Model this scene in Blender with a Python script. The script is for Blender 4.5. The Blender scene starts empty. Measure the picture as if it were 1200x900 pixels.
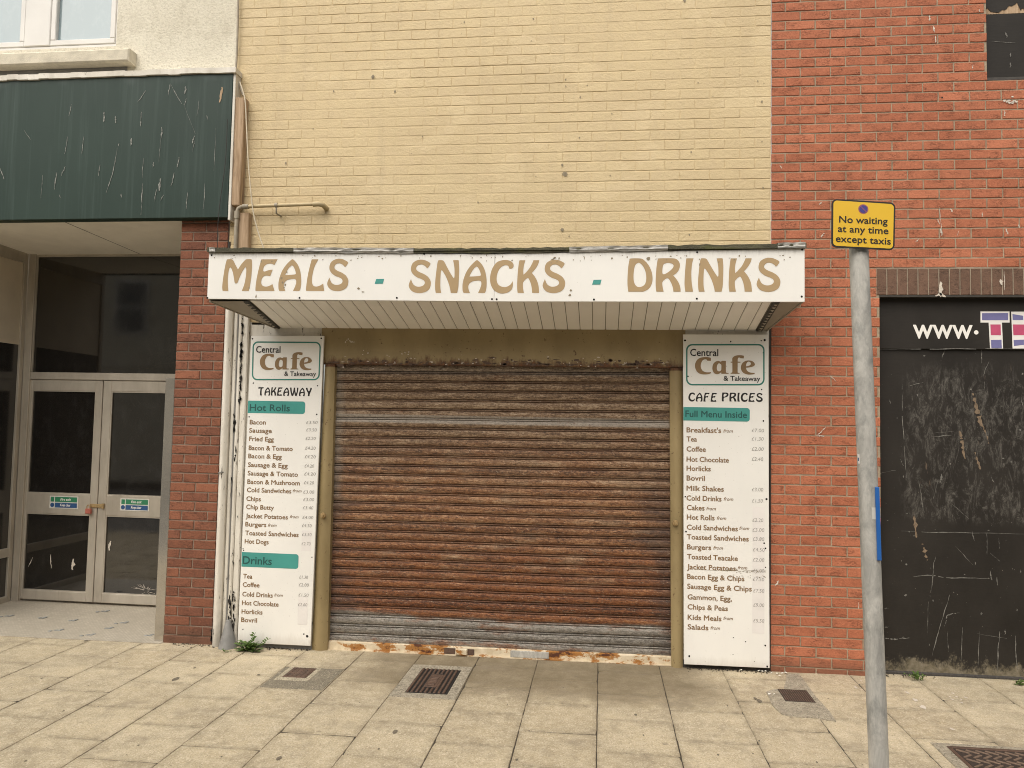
import bpy, math, random
import numpy as np
from math import radians as Rd, pi, sin, cos

# ------------------------------------------------------------------ camera, world, sun, exposure
random.seed(7)
scene = bpy.context.scene
COL = scene.collection
M = np.array([[0.99313013, 0.11530445, 0.01993546],
              [0.01359914, 0.05548086, -0.99836714],
              [-0.11622221, 0.99177959, 0.05353168]])
CAM = np.array([0.0, -6.05, 1.811])
FPX = 900.0
from mathutils import Matrix, Vector
cd = bpy.data.cameras.new('camera'); cam = bpy.data.objects.new('camera', cd); COL.objects.link(cam)
cd.sensor_width = 36; cd.lens = 27.0; cd.clip_start = 0.05; cd.clip_end = 3000
cam.matrix_world = Matrix(((M[0][0], -M[1][0], -M[2][0], CAM[0]), (M[0][1], -M[1][1], -M[2][1], CAM[1]),
                           (M[0][2], -M[1][2], -M[2][2], CAM[2]), (0, 0, 0, 1)))
scene.camera = cam
SUN_EL, SUN_AZ = 52, -20          # azimuth of the sun measured from straight behind the camera, minus = left
world = bpy.data.worlds.new('World'); scene.world = world; world.use_nodes = True
wt = world.node_tree
bg = wt.nodes['Background']
sky = wt.nodes.new('ShaderNodeTexSky'); sky.sky_type = 'NISHITA'; sky.sun_disc = False
sky.sun_elevation = Rd(SUN_EL); sky.sun_rotation = Rd(180 - SUN_AZ); sky.air_density = 1.0; sky.dust_density = 4.0
hs = wt.nodes.new('ShaderNodeHueSaturation'); hs.inputs['Saturation'].default_value = 0.22
tint = wt.nodes.new('ShaderNodeMix'); tint.data_type = 'RGBA'; tint.blend_type = 'MULTIPLY'
tint.inputs[0].default_value = 1.0; tint.inputs[7].default_value = (1.0, 0.955, 0.885, 1)
wt.links.new(sky.outputs[0], hs.inputs['Color']); wt.links.new(hs.outputs[0], tint.inputs[6])
wt.links.new(tint.outputs[2], bg.inputs['Color']); bg.inputs['Strength'].default_value = 0.12
sl = bpy.data.lights.new('sun', 'SUN'); sl.energy = 1.5; sl.angle = Rd(70); sl.color = (1.0, 0.955, 0.89)
sun = bpy.data.objects.new('sun', sl); COL.objects.link(sun); sun.location = (-4, -14, 20)
el, az = Rd(SUN_EL), Rd(SUN_AZ)
tosun = Vector((sin(az) * cos(el), -cos(az) * cos(el), sin(el)))
sun.rotation_euler = tosun.to_track_quat('Z', 'Y').to_euler()
vs = scene.view_settings; vs.view_transform = 'Standard'; vs.look = 'None'; vs.exposure = 0.50; vs.gamma = 1
vs.use_curve_mapping = False
scene.cycles.pixel_filter_type = 'BLACKMAN_HARRIS'; scene.cycles.filter_width = 1.0
scene.cycles.use_denoising = True; scene.cycles.denoising_prefilter = 'NONE'; scene.cycles.use_adaptive_sampling = False; scene.cycles.max_bounces = 6; scene.cycles.sample_clamp_indirect = 3.0

# ------------------------------------------------------------------ helpers
def ray(px, py):
    return M.T @ np.array([(px - 600) / FPX, (py - 450) / FPX, 1.0])
def P(px, py, y=0.0):                     # photo point -> the vertical plane at depth y
    d = ray(px, py); return CAM + (y - CAM[1]) / d[1] * d
def PX(px, py, x):                        # photo point -> the side plane at x
    d = ray(px, py); return CAM + (x - CAM[0]) / d[0] * d
def gz(x): return 0.0075 * x              # the pavement falls gently to the left
def G(px, py, dz=0.0):                    # photo point -> the pavement
    d = ray(px, py); t = (dz + gz(CAM[0]) - CAM[2]) / (d[2] - 0.0075 * d[0]); return CAM + t * d

class MB:
    def __init__(s): s.v = []; s.f = []; s.sm = []; s.g = []
    def add(s, vs, fs, smooth=False):
        o = len(s.v); s.g.append((o, len(s.f))); s.v += [tuple(map(float, p)) for p in vs]
        for f in fs: s.f.append([i + o for i in f]); s.sm.append(smooth)
        return s
    def box(s, x0, x1, y0, y1, z0, z1, bev=0.0):
        if bev <= 0:
            return s.add([(x0,y0,z0),(x1,y0,z0),(x1,y1,z0),(x0,y1,z0),(x0,y0,z1),(x1,y0,z1),(x1,y1,z1),(x0,y1,z1)],
                  [(3,2,1,0),(4,5,6,7),(0,1,5,4),(1,2,6,5),(2,3,7,6),(3,0,4,7)])
        return s.slab([(x0,y0,z0),(x1,y0,z0),(x1,y0,z1),(x0,y0,z1)], (0, y1 - y0, 0), bev)
    def quad(s, a, b, c, d): return s.add([a, b, c, d], [(0, 1, 2, 3)])
    def slab(s, corners, depth, bev=0.0):
        """front face (corners counter-clockwise seen from the front) pushed back by depth, front edge bevelled"""
        c = [np.array(p, float) for p in corners]; d = np.array(depth, float); n = len(c); m = sum(c) / n
        if bev > 0:
            L = np.linalg.norm(d); inn = []
            for i in range(n):
                a = c[i-1] - c[i]; b = c[(i+1) % n] - c[i]
                inn.append(c[i] + bev * (a / np.linalg.norm(a) + b / np.linalg.norm(b)))
            ring1 = [p + d / L * bev for p in c]; back = [p + d for p in c]
            vs = inn + ring1 + back
            fs = [tuple(range(n))]
            for i in range(n):
                j = (i + 1) % n
                fs.append((i, n + i, n + j, j)); fs.append((n + i, 2*n + i, 2*n + j, n + j))
            fs.append(tuple(reversed(range(2*n, 3*n))))
        else:
            vs = c + [p + d for p in c]
            fs = [tuple(range(n)), tuple(reversed(range(n, 2*n)))] + [(i, n + i, n + (i+1) % n, (i+1) % n) for i in range(n)]
        return s.add(vs, fs)
    def tube(s, pts, r, seg=12, cap=True):
        pts = [np.array(p, float) for p in pts]; n = len(pts); rings = []
        rr = r if isinstance(r, (list, tuple)) else [r] * n
        up = None
        for i in range(n):
            t = pts[min(i+1, n-1)] - pts[max(i-1, 0)]; t /= np.linalg.norm(t)
            if up is None:
                up = np.array([0, 0, 1.0]) if abs(t[2]) < .9 else np.array([1.0, 0, 0])
            u = up - t * (up @ t); u /= np.linalg.norm(u); up = u; w = np.cross(t, u)
            rings.append([pts[i] + rr[i] * (cos(2*pi*k/seg) * u + sin(2*pi*k/seg) * w) for k in range(seg)])
        vs = [p for r_ in rings for p in r_]
        fs = [(i*seg+k, i*seg+(k+1) % seg, (i+1)*seg+(k+1) % seg, (i+1)*seg+k) for i in range(n-1) for k in range(seg)]
        s.add(vs, fs, True)
        if cap:
            s.add(rings[0], [tuple(reversed(range(seg)))]); s.add(rings[-1], [tuple(range(seg))])
        return s
    def disc(s, c, r, axis='y', seg=16, h=0.004):
        c = np.array(c, float)
        ex = np.array([1, 0, 0.]); ez = np.array([0, 0, 1.]) if axis == 'y' else np.array([0, 1., 0])
        nrm = np.array([0, -1., 0]) if axis == 'y' else np.array([0, 0, 1.])
        ring = [c + r * (cos(2*pi*k/seg) * ex + sin(2*pi*k/seg) * ez) for k in range(seg)]
        top = [c + nrm * h + .8 * (p - c) for p in ring]
        return s.add(ring + top, [tuple(range(seg, 2*seg))] + [(k, (k+1) % seg, seg + (k+1) % seg, seg + k) for k in range(seg)])

LOC = {}
def link(name, mb, mat, parent=None, base=None):
    """one mesh object; parent = the thing (or part) it belongs to, base = its own base when top-level"""
    me = bpy.data.meshes.new(name)
    b = LOC[parent.name] if parent is not None else np.array(base if base is not None else (0, 0, 0), float)
    me.from_pydata([tuple(np.array(p) - b) for p in mb.v], [], mb.f)
    me.polygons.foreach_set('use_smooth', mb.sm); me.update()
    for m in (mat if isinstance(mat, (list, tuple)) else [mat]): me.materials.append(m)
    o = bpy.data.objects.new(name, me); COL.objects.link(o)
    if parent is not None: o.parent = parent
    else: o.location = b
    LOC[o.name] = b
    return o
def link_each(name, mb, mat, parent):
    """every separate mark is a part of its own"""
    g = mb.g + [(len(mb.v), len(mb.f))]
    for (v0, f0), (v1, f1) in zip(g, g[1:]):
        q = MB(); q.add(mb.v[v0:v1], [[i - v0 for i in f] for f in mb.f[f0:f1]]); link(name, q, mat, parent)
def stuff_part(o): o['kind'] = 'stuff'; return o
def tag(o, label, cat, group=None):
    o['label'] = label; o['category'] = cat
    if group: o['group'] = group
    return o
def thing(name, label, cat, base, group=None):
    o = bpy.data.objects.new(name, None); COL.objects.link(o); o.location = tuple(base); o.empty_display_size = .1
    LOC[o.name] = np.array(base, float)
    return tag(o, label, cat, group)
def struct(name, mb, mat, base=(0, 0, 0)):
    o = link(name, mb, mat, None, base); o['kind'] = 'structure'; return o

# ------------------------------------------------------------------ materials (procedural, world space)
class NT:
    def __init__(s, name):
        s.m = bpy.data.materials.new(name); s.m.use_nodes = True; s.t = s.m.node_tree
        s.b = s.t.nodes['Principled BSDF']; s.geo = s.t.nodes.new('ShaderNodeNewGeometry')
        s.sep = None
    def L(s, a, b): s.t.links.new(a, b)
    def set(s, inp, v):
        if hasattr(v, 'links') or hasattr(v, 'is_linked'): s.L(v, inp)
        else:
            if isinstance(v, (tuple, list)) and len(v) == 3 and inp.type == 'RGBA': v = (*v, 1)
            inp.default_value = v
    def pos(s, sc=(1, 1, 1), off=(0, 0, 0)):
        n = s.t.nodes.new('ShaderNodeMapping'); s.L(s.geo.outputs['Position'], n.inputs[0])
        n.inputs['Scale'].default_value = sc; n.inputs['Location'].default_value = off; return n.outputs[0]
    def xyz(s):
        if s.sep is None:
            s.sep = s.t.nodes.new('ShaderNodeSeparateXYZ'); s.L(s.geo.outputs['Position'], s.sep.inputs[0])
        return s.sep.outputs
    def noise(s, sc=(1, 1, 1), detail=4, rough=.55, off=(0, 0, 0), dist=0.0):
        if not isinstance(sc, tuple): sc = (sc, sc, sc)
        n = s.t.nodes.new('ShaderNodeTexNoise'); s.L(s.pos(sc, off), n.inputs['Vector'])
        n.inputs['Scale'].default_value = 1; n.inputs['Detail'].default_value = detail; n.inputs['Roughness'].default_value = rough
        n.inputs['Distortion'].default_value = dist
        return n.outputs[0]
    def nz(s, *a, **k):                  # noise with its contrast stretched
        n = s.t.nodes.new('ShaderNodeMapRange'); s.L(s.noise(*a, **k), n.inputs[0]); n.inputs[1].default_value = .33; n.inputs[2].default_value = .67; n.clamp = True; return n.outputs[0]
    def voro(s, sc, feature='F1', off=(0, 0, 0), out=0):
        if not isinstance(sc, tuple): sc = (sc, sc, sc)
        n = s.t.nodes.new('ShaderNodeTexVoronoi'); n.feature = feature; s.L(s.pos(sc, off), n.inputs['Vector'])
        n.inputs['Scale'].default_value = 1; return n.outputs[out]
    def ramp(s, fac, stops):
        n = s.t.nodes.new('ShaderNodeValToRGB'); s.set(n.inputs[0], fac); e = n.color_ramp.elements
        while len(e) < len(stops): e.new(.5)
        for i, (p, c) in enumerate(stops):
            e[i].position = p; e[i].color = (c, c, c, 1) if isinstance(c, (int, float)) else (*c, 1)
        return n.outputs[0]
    def mix(s, fac, a, b, mode='MIX'):
        n = s.t.nodes.new('ShaderNodeMix'); n.data_type = 'RGBA'; n.blend_type = mode
        s.set(n.inputs[0], fac); s.set(n.inputs[6], a); s.set(n.inputs[7], b); return n.outputs[2]
    def math(s, op, a, b=0.0, clamp=False):
        n = s.t.nodes.new('ShaderNodeMath'); n.operation = op; n.use_clamp = clamp
        s.set(n.inputs[0], a); s.set(n.inputs[1], b); return n.outputs[0]
    def smooth(s, v, lo, hi):            # 0 below lo, 1 above hi
        n = s.t.nodes.new('ShaderNodeMapRange'); n.interpolation_type = 'SMOOTHSTEP'
        s.set(n.inputs[0], v); n.inputs[1].default_value = lo; n.inputs[2].default_value = hi; return n.outputs[0]
    def isl(s): return s.geo.outputs['Random Per Island']
    def bump(s, h, strength=.3, dist=.01, prev=None):
        n = s.t.nodes.new('ShaderNodeBump'); s.set(n.inputs['Height'], h)
        n.inputs['Strength'].default_value = strength; n.inputs['Distance'].default_value = dist
        if prev is not None: s.L(prev, n.inputs['Normal'])
        return n.outputs[0]
    def out(s, col, rough=.8, normal=None, metal=0.0, spec=None, ior=None):
        if ior: s.b.inputs['IOR'].default_value = ior
        s.set(s.b.inputs['Base Color'], col); s.set(s.b.inputs['Roughness'], rough); s.set(s.b.inputs['Metallic'], metal)
        if spec is not None: s.b.inputs['Specular IOR Level'].default_value = spec
        if normal is not None: s.L(normal, s.b.inputs['Normal'])
        return s.m

def m_simple(name, col, rough=.6, var=.15, sc=6.0, bump=.0, metal=0.0, spec=None):
    n = NT(name); f = n.noise(sc, 5, .6)
    c = n.mix(n.ramp(f, [(.3, 0.), (.7, 1.)]), tuple(x * (1 - var) for x in col), tuple(min(1, x * (1 + var)) for x in col))
    return n.out(c, rough, n.bump(n.noise(sc * 12, 4), bump, .004) if bump else None, metal, spec)

def m_yellow():
    n = NT('cream_masonry_paint')
    big = n.noise((.7, .7, .9), 5, .6); mid = n.noise(9, 4, .6); fine = n.noise(75, 3, .7)
    c = n.mix(n.ramp(big, [(.3, 0.), (.7, 1.)]), (.575, .450, .255), (.665, .53, .305))
    c = n.mix(n.math('MULTIPLY', n.ramp(mid, [(.45, 0.), (.75, 1.)]), .35), c, (.55, .42, .26))
    c = n.mix(n.math('MULTIPLY', n.isl(), .14), c, (.50, .385, .24))
    dirt = n.math('MULTIPLY', n.ramp(n.noise((3, 3, 30), 6, .7, (4, 0, 2)), [(.66, 0.), (.74, 1.)]), n.ramp(n.noise(1.3, 3, .5, (9, 0, 0)), [(.5, 0.), (.66, 1.)]))
    c = n.mix(n.math('MULTIPLY', dirt, .4), c, (.22, .16, .09))
    spk = n.ramp(n.noise(34, 2, .5, (3, 3, 8)), [(.735, 0.), (.76, 1.)])
    c = n.mix(n.math('MULTIPLY', spk, .55), c, (.16, .12, .07))
    run = n.math('MULTIPLY', n.ramp(n.noise((9, 9, .55), 5, .7, (2, 0, 4)), [(.50, 0.), (.70, 1.)]), n.ramp(n.noise((1.2, 1.2, .5), 3, .5, (7, 0, 1)), [(.42, 0.), (.6, 1.)]))
    c = n.mix(n.math('MULTIPLY', run, .22), c, (.36, .28, .17))
    patch = n.ramp(n.noise((1.9, 1, 2.6), 3, .5, (3, 0, 6)), [(.575, 0.), (.585, 1.)])
    c = n.mix(n.math('MULTIPLY', patch, .22), c, (.73, .595, .37))
    h = n.math('ADD', n.math('MULTIPLY', n.noise(38, 5, .65), 1.0), n.math('MULTIPLY', fine, .25))
    return n.out(c, .62, n.bump(h, .55, .010))
def m_redbrick(dark=0.0, name='red_rustic_brick', cols=((.385, .125, .062), (.465, .164, .086))):
    n = NT(name)
    c = n.mix(n.isl(), *cols)
    c = n.mix(n.ramp(n.noise(5, 4, .6), [(.4, 0.), (.75, .40)]), c, tuple(x * .72 for x in cols[0]))
    c = n.mix(n.ramp(n.noise((1.1, 1, 1.6), 4, .6, (5, 0, 1)), [(.45, 0.), (.75, .45)]), c, tuple(min(1, x * 1.25) for x in cols[1]))
    drag = n.noise((13, 13, 42), 3, .5, (0, 0, 0), 2.2)                 # drag-faced creases
    cre = n.ramp(drag, [(.46, 0.), (.5, 1.), (.54, 0.)])
    c = n.mix(n.ramp(n.noise(70, 4, .75, (3, 1, 0)), [(.36, .45), (.5, 0.)]), c, tuple(x * .55 for x in cols[0]))
    c = n.mix(n.ramp(n.noise(55, 4, .75, (0, 4, 2)), [(.54, 0.), (.68, .4)]), c, tuple(min(1, x * 1.4) for x in cols[1]))
    c = n.mix(n.ramp(n.isl(), [(.95, 0.), (.97, .3)]), c, tuple(x * 1.25 for x in cols[1]))
    cre = n.math('MULTIPLY', cre, n.ramp(n.noise((9, 9, 14), 2, .5, (2, 0, 7)), [(.48, 0.), (.6, 1.)]))
    c = n.mix(n.math('MULTIPLY', cre, .7), c, tuple(x * .36 for x in cols[0]))
    pale = n.ramp(n.noise((26, 26, 18), 5, .7, (7, 1, 3)), [(.68, 0.), (.76, 1.)])
    c = n.mix(n.math('MULTIPLY', pale, .35), c, (.55, .38, .28))
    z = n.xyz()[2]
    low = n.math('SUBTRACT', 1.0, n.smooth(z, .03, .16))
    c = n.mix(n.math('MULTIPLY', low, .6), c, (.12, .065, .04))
    h = n.math('SUBTRACT', n.noise(120, 4, .7), n.math('MULTIPLY', cre, 1.1))
    return n.out(c, .85, n.bump(h, .55, .006))
def m_mortar(name, col):
    n = NT(name); c = n.mix(n.nz(14, 5, .65), tuple(x * .72 for x in col), tuple(x * 1.15 for x in col))
    return n.out(c, .95, n.bump(n.noise(220, 4, .7), .5, .004))
def m_pave():
    n = NT('sandstone_coloured_paving')
    A = (.43, .352, .225); B = (.585, .495, .335)
    c = n.mix(n.isl(), A, B)
    c = n.mix(n.ramp(n.noise(2.2, 5, .65), [(.35, 0.), (.65, .7)]), c, (.31, .258, .175))
    c = n.mix(n.ramp(n.noise((14, 14, 14), 5, .7, (3, 3, 0)), [(.42, 0.), (.68, .75)]), c, (.58, .50, .36))
    c = n.mix(n.ramp(n.noise(105, 4, .8), [(.34, .8), (.49, 0.)]), c, (.20, .165, .105))
    c = n.mix(n.ramp(n.noise(95, 4, .8, (1, 5, 0)), [(.53, 0.), (.66, .8)]), c, (.74, .66, .51))
    c = n.mix(n.ramp(n.noise((30, 9, 9), 5, .7, (6, 5, 0)), [(.56, 0.), (.68, .4)]), c, (.27, .225, .155))
    x, y, z = n.xyz()[:3]
    at = n.t.nodes.new('ShaderNodeAttribute'); at.attribute_name = 'edge'; edge = at.outputs['Fac']
    ed = n.math('MULTIPLY', n.math('MULTIPLY', edge, edge), n.ramp(n.noise(16, 5, .7, (2, 9, 0)), [(.36, .15), (.62, 1.)]))
    c = n.mix(n.math('MULTIPLY', ed, .45), c, (.15, .122, .080))
    # damp brown stain in front of the shutter
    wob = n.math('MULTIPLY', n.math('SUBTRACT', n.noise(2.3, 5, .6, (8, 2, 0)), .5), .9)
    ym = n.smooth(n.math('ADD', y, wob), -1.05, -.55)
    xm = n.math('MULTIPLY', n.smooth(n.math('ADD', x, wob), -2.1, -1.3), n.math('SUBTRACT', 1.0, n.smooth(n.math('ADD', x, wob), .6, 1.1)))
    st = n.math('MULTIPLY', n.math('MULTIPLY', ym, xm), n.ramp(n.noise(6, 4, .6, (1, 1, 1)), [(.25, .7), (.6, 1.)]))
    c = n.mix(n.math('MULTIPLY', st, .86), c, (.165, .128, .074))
    v = n.voro((2.6, 2.6, 0.0), off=(3.3, 1.7, 0))
    c = n.mix(n.math('MULTIPLY', n.math('SUBTRACT', 1.0, n.smooth(v, .035, .06)), .5), c, (.17, .14, .10))
    gr = n.ramp(n.noise((3.2, 3.2, 1), 6, .75, (11, 4, 0)), [(.52, 0.), (.66, 1.)])
    c = n.mix(n.math('MULTIPLY', gr, .5), c, (.225, .185, .13))
    h = n.math('ADD', n.noise(70, 5, .75), n.math('MULTIPLY', n.noise(12, 4, .6), .6))
    return n.out(c, .86, n.bump(h, .55, .006))
def m_rust():
    n = NT('rusty_galvanised_shutter')
    x, y, z = n.xyz()[:3]
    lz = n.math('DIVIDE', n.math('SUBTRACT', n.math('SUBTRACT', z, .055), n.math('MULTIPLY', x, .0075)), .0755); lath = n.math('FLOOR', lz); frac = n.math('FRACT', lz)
    wn = n.t.nodes.new('ShaderNodeTexWhiteNoise'); wn.noise_dimensions = '1D'; n.L(lath, wn.inputs['W']); rnd = wn.outputs[0]
    streak = n.noise((4.0, 1, 40), 6, .78, (0, 0, 0), .9); mott = n.noise((26, 26, 120), 5, .8, (3, 0, 0), .8); sp = n.noise((62, 62, 80), 4, .8)
    s = n.math('ADD', n.math('MULTIPLY', streak, .36), n.math('MULTIPLY', mott, .60))
    s = n.math('ADD', s, n.math('MULTIPLY', sp, .20)); s = n.math('ADD', s, n.math('MULTIPLY', n.math('SUBTRACT', rnd, .5), .045))
    top = n.ramp(s, [(.50, (.060, .036, .021)), (.57, (.175, .105, .058)), (.63, (.32, .225, .140)), (.72, (.50, .41, .31))])
    mid = n.ramp(s, [(.50, (.046, .020, .010)), (.57, (.17, .072, .030)), (.63, (.31, .155, .070)), (.73, (.50, .34, .205))])
    low = n.ramp(s, [(.50, (.034, .013, .006)), (.575, (.155, .052, .018)), (.64, (.26, .10, .034)), (.74, (.42, .23, .11))])
    galv = n.ramp(s, [(.50, (.10, .088, .072)), (.58, (.22, .20, .172)), (.68, (.37, .34, .30))])
    wob = n.math('MULTIPLY', n.math('SUBTRACT', n.noise((1.2, 1, 4), 4, .6, (5, 0, 0)), .5), .9)
    zz = n.math('ADD', z, wob)
    c = n.mix(n.smooth(zz, 1.25, 1.9), mid, top)
    c = n.mix(n.math('SUBTRACT', 1.0, n.smooth(zz, .60, 1.10)), c, low)
    pat = n.math('MULTIPLY', n.ramp(n.noise((2.2, 1, 9), 5, .7, (2, 0, 9)), [(.52, 0.), (.64, 1.)]), n.smooth(z, .5, .7))
    c = n.mix(n.math('MULTIPLY', pat, .55), c, n.ramp(s, [(.52, (.18, .115, .065)), (.70, (.47, .35, .23))]))
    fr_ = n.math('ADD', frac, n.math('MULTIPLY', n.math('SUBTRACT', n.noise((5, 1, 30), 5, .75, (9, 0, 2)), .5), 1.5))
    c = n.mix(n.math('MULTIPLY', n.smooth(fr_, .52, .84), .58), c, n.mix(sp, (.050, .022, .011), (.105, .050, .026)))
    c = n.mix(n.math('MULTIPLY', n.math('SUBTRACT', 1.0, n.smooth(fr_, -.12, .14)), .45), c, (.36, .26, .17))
    e2 = n.math('MULTIPLY', n.math('SUBTRACT', 1.0, n.smooth(n.math('ADD', x, n.math('MULTIPLY', wob, .12)), -2.15, -2.06)), n.smooth(zz, 1.0, 1.3))
    c = n.mix(n.math('MULTIPLY', e2, .55), c, (.27, .24, .20))
    b = n.math('MULTIPLY', n.smooth(z, 1.805, 1.82), n.math('SUBTRACT', 1.0, n.smooth(z, 1.87, 1.885)))
    c = n.mix(n.math('MULTIPLY', b, .75), c, n.mix(.5, galv, (.42, .38, .33)))
    t = n.smooth(z, 2.20, 2.22); c = n.mix(n.math('MULTIPLY', t, .4), c, galv)
    g = n.math('SUBTRACT', 1.0, n.smooth(n.math('ADD', z, n.math('MULTIPLY', wob, .16)), .262, .30))
    rs = n.ramp(n.noise((2.0, 1, 9), 5, .7, (7, 0, 3)), [(.53, 1.), (.62, .25)])
    c = n.mix(n.math('MULTIPLY', g, rs), c, galv)
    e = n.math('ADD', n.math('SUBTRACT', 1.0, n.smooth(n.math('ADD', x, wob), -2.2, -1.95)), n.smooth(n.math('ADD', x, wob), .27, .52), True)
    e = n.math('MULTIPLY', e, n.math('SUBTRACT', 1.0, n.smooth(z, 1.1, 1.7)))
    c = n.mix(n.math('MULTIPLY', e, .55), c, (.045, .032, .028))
    c = n.mix(n.ramp(sp, [(.32, .8), (.43, 0.)]), c, (.030, .014, .008))
    c = n.mix(n.ramp(n.noise((50, 50, 95), 3, .8, (4, 2, 1)), [(.60, 0.), (.68, .6)]), c, (.46, .37, .27))
    pts = n.ramp(n.noise((8, 8, 16), 5, .75, (1, 7, 4)), [(.60, 0.), (.70, .6)])
    c = n.mix(n.math('MULTIPLY', pts, n.smooth(z, .34, .4)), c, n.mix(sp, (.20, .075, .022), (.10, .04, .02)))
    runs = n.math('MULTIPLY', n.ramp(n.noise((34, 1, 1.1), 5, .7, (5, 0, 2)), [(.54, 0.), (.70, 1.)]), n.ramp(n.noise((2, 1, 3), 4, .6, (2, 0, 7)), [(.45, 0.), (.6, 1.)]))
    c = n.mix(n.math('MULTIPLY', runs, .5), c, (.085, .036, .016))
    return n.out(c, n.ramp(s, [(.45, .8), (.7, .55)]), n.bump(n.math('ADD', sp, mott), .6, .004), .0)
def m_white_panel(name='white_sign_panel', col=(.86, .845, .80)):
    n = NT(name); c = n.mix(n.nz((2, 2, 1.2), 5, .6), tuple(x * .93 for x in col), col)
    st = n.ramp(n.noise((40, 40, 5), 4, .7, (3, 0, 0)), [(.60, 0.), (.74, .35)])
    c = n.mix(n.math('MULTIPLY', st, .5), c, tuple(x * .74 for x in col))
    sp = n.ramp(n.noise(90, 2, .5, (2, 2, 6)), [(.73, 0.), (.76, .8)])
    c = n.mix(n.math('MULTIPLY', sp, .6), c, (.25, .21, .16))
    z = n.xyz()[2]; tp = n.math('MULTIPLY', n.smooth(n.math('ADD', z, n.math('MULTIPLY', n.noise((16, 16, 2.5), 5, .7), .10)), 3.06, 3.13), n.ramp(n.noise((50, 50, 9), 5, .75), [(.40, 0.), (.62, 1.)]))
    c = n.mix(n.math('MULTIPLY', tp, .45), c, (.27, .245, .205))
    lo = n.math('SUBTRACT', 1.0, n.smooth(n.math('ADD', z, n.math('MULTIPLY', n.noise((20, 20, 4), 5, .7), -.12)), -.04, .06))
    c = n.mix(n.math('MULTIPLY', lo, .35), c, (.36, .31, .24))
    return n.out(c, .38, n.bump(n.noise(1.6, 3), .10, .02))
def m_peel(name='peeling_white_paint', amt=.60):
    n = NT(name); c = n.mix(n.nz((6, 6, 2), 5), (.60, .56, .48), (.78, .74, .66))
    f = n.noise((30, 30, 7), 6, .72, (1, 0, 0)); k = n.ramp(f, [(amt, 0.), (amt + .02, 1.)])
    c = n.mix(k, c, n.mix(n.nz(40), (.035, .03, .027), (.16, .13, .10)))
    c = n.mix(n.ramp(n.noise((9, 9, 2.2), 5, .6, (4, 0, 0)), [(.5, 0.), (.8, .45)]), c, (.36, .32, .26))
    z = n.xyz()[2]
    c = n.mix(n.math('MULTIPLY', n.math('SUBTRACT', 1.0, n.smooth(n.math('ADD', z, n.math('MULTIPLY', n.noise(9), .4)), .15, .5)), .5), c, (.20, .18, .15))
    return n.out(c, .6, n.bump(n.math('SUBTRACT', n.noise(50, 4), k), .5, .004))
def m_mustard():
    n = NT('mustard_gloss_paint_on_steel'); c = n.mix(n.nz((3, 3, 1.5), 5, .6), (.235, .175, .082), (.34, .26, .13))
    r = n.ramp(n.noise(26, 5, .7, (2, 0, 5)), [(.63, 0.), (.68, 1.)]); c = n.mix(n.math('MULTIPLY', r, .8), c, (.08, .032, .012))
    p = n.ramp(n.noise(70, 3, .7, (6, 0, 1)), [(.72, 0.), (.74, 1.)]); c = n.mix(p, c, (.50, .44, .33))
    z = n.xyz()[2]; e = n.math('MULTIPLY', n.math('SUBTRACT', 1.0, n.smooth(n.math('ADD', z, n.math('MULTIPLY', n.noise((14, 14, 6), 6, .75, (4, 0, 0)), -.22)), 2.17, 2.235)), n.smooth(z, 2.25, 2.262))
    c = n.mix(e, c, n.mix(n.nz(60, 4), (.16, .062, .018), (.05, .022, .010)))
    return n.out(c, .5, n.bump(n.noise(40, 5), .3, .004))
def m_railpaint():
    n = NT('cream_paint_flaking_to_rust'); x, y, z = n.xyz()[:3]
    c = n.mix(n.nz(20, 4), (.56, .46, .31), (.72, .62, .46))
    f = n.math('ADD', n.noise((4, 4, 9), 6, .7, (3, 0, 0)), n.math('MULTIPLY', n.noise(60, 3), .15))
    c = n.mix(n.ramp(f, [(.57, 0.), (.61, 1.)]), c, (.36, .16, .04)); c = n.mix(n.ramp(f, [(.66, 0.), (.70, 1.)]), c, (.09, .03, .014))
    return n.out(c, .6, n.bump(n.noise(60, 4), .4, .004))
def m_green():
    n = NT('dark_green_painted_fascia'); c = n.mix(n.nz((.8, 1, .6), 4, .6), (.014, .032, .024), (.022, .044, .034))
    s = n.ramp(n.noise((24, 24, .7), 5, .65), [(.5, 0.), (.85, .55)]); c = n.mix(n.math('MULTIPLY', s, .9), c, (.070, .105, .092))  # lighter vertical streaks, with a greenish sheen put into their colour
    z = n.xyz()[2]; up = n.smooth(n.math('ADD', z, n.math('MULTIPLY', n.noise((7, 7, 1), 3), .25)), 4.77, 4.92)
    c = n.mix(n.math('MULTIPLY', up, .5), c, (.14, .17, .165))
    return n.out(c, n.ramp(n.noise((3, 3, 1)), [(.3, .42), (.7, .55)]), n.bump(n.noise((2, 2, 2), 2), .05, .02), 0.0, .32)
def m_render():
    n = NT('cream_roughcast_render'); c = n.mix(n.nz(1.6, 5, .6), (.66, .61, .49), (.78, .735, .61))
    c = n.mix(n.ramp(n.noise((3, 3, 2), 6, .7, (6, 0, 0)), [(.52, 0.), (.72, .6)]), c, (.42, .37, .27))
    c = n.mix(n.ramp(n.noise(45, 4, .7), [(.38, .45), (.5, 0.)]), c, (.44, .40, .31))
    return n.out(c, .9, n.bump(n.math('ADD', n.noise(48, 5, .7), n.math('MULTIPLY', n.voro(60), .5)), .55, .009))
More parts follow.
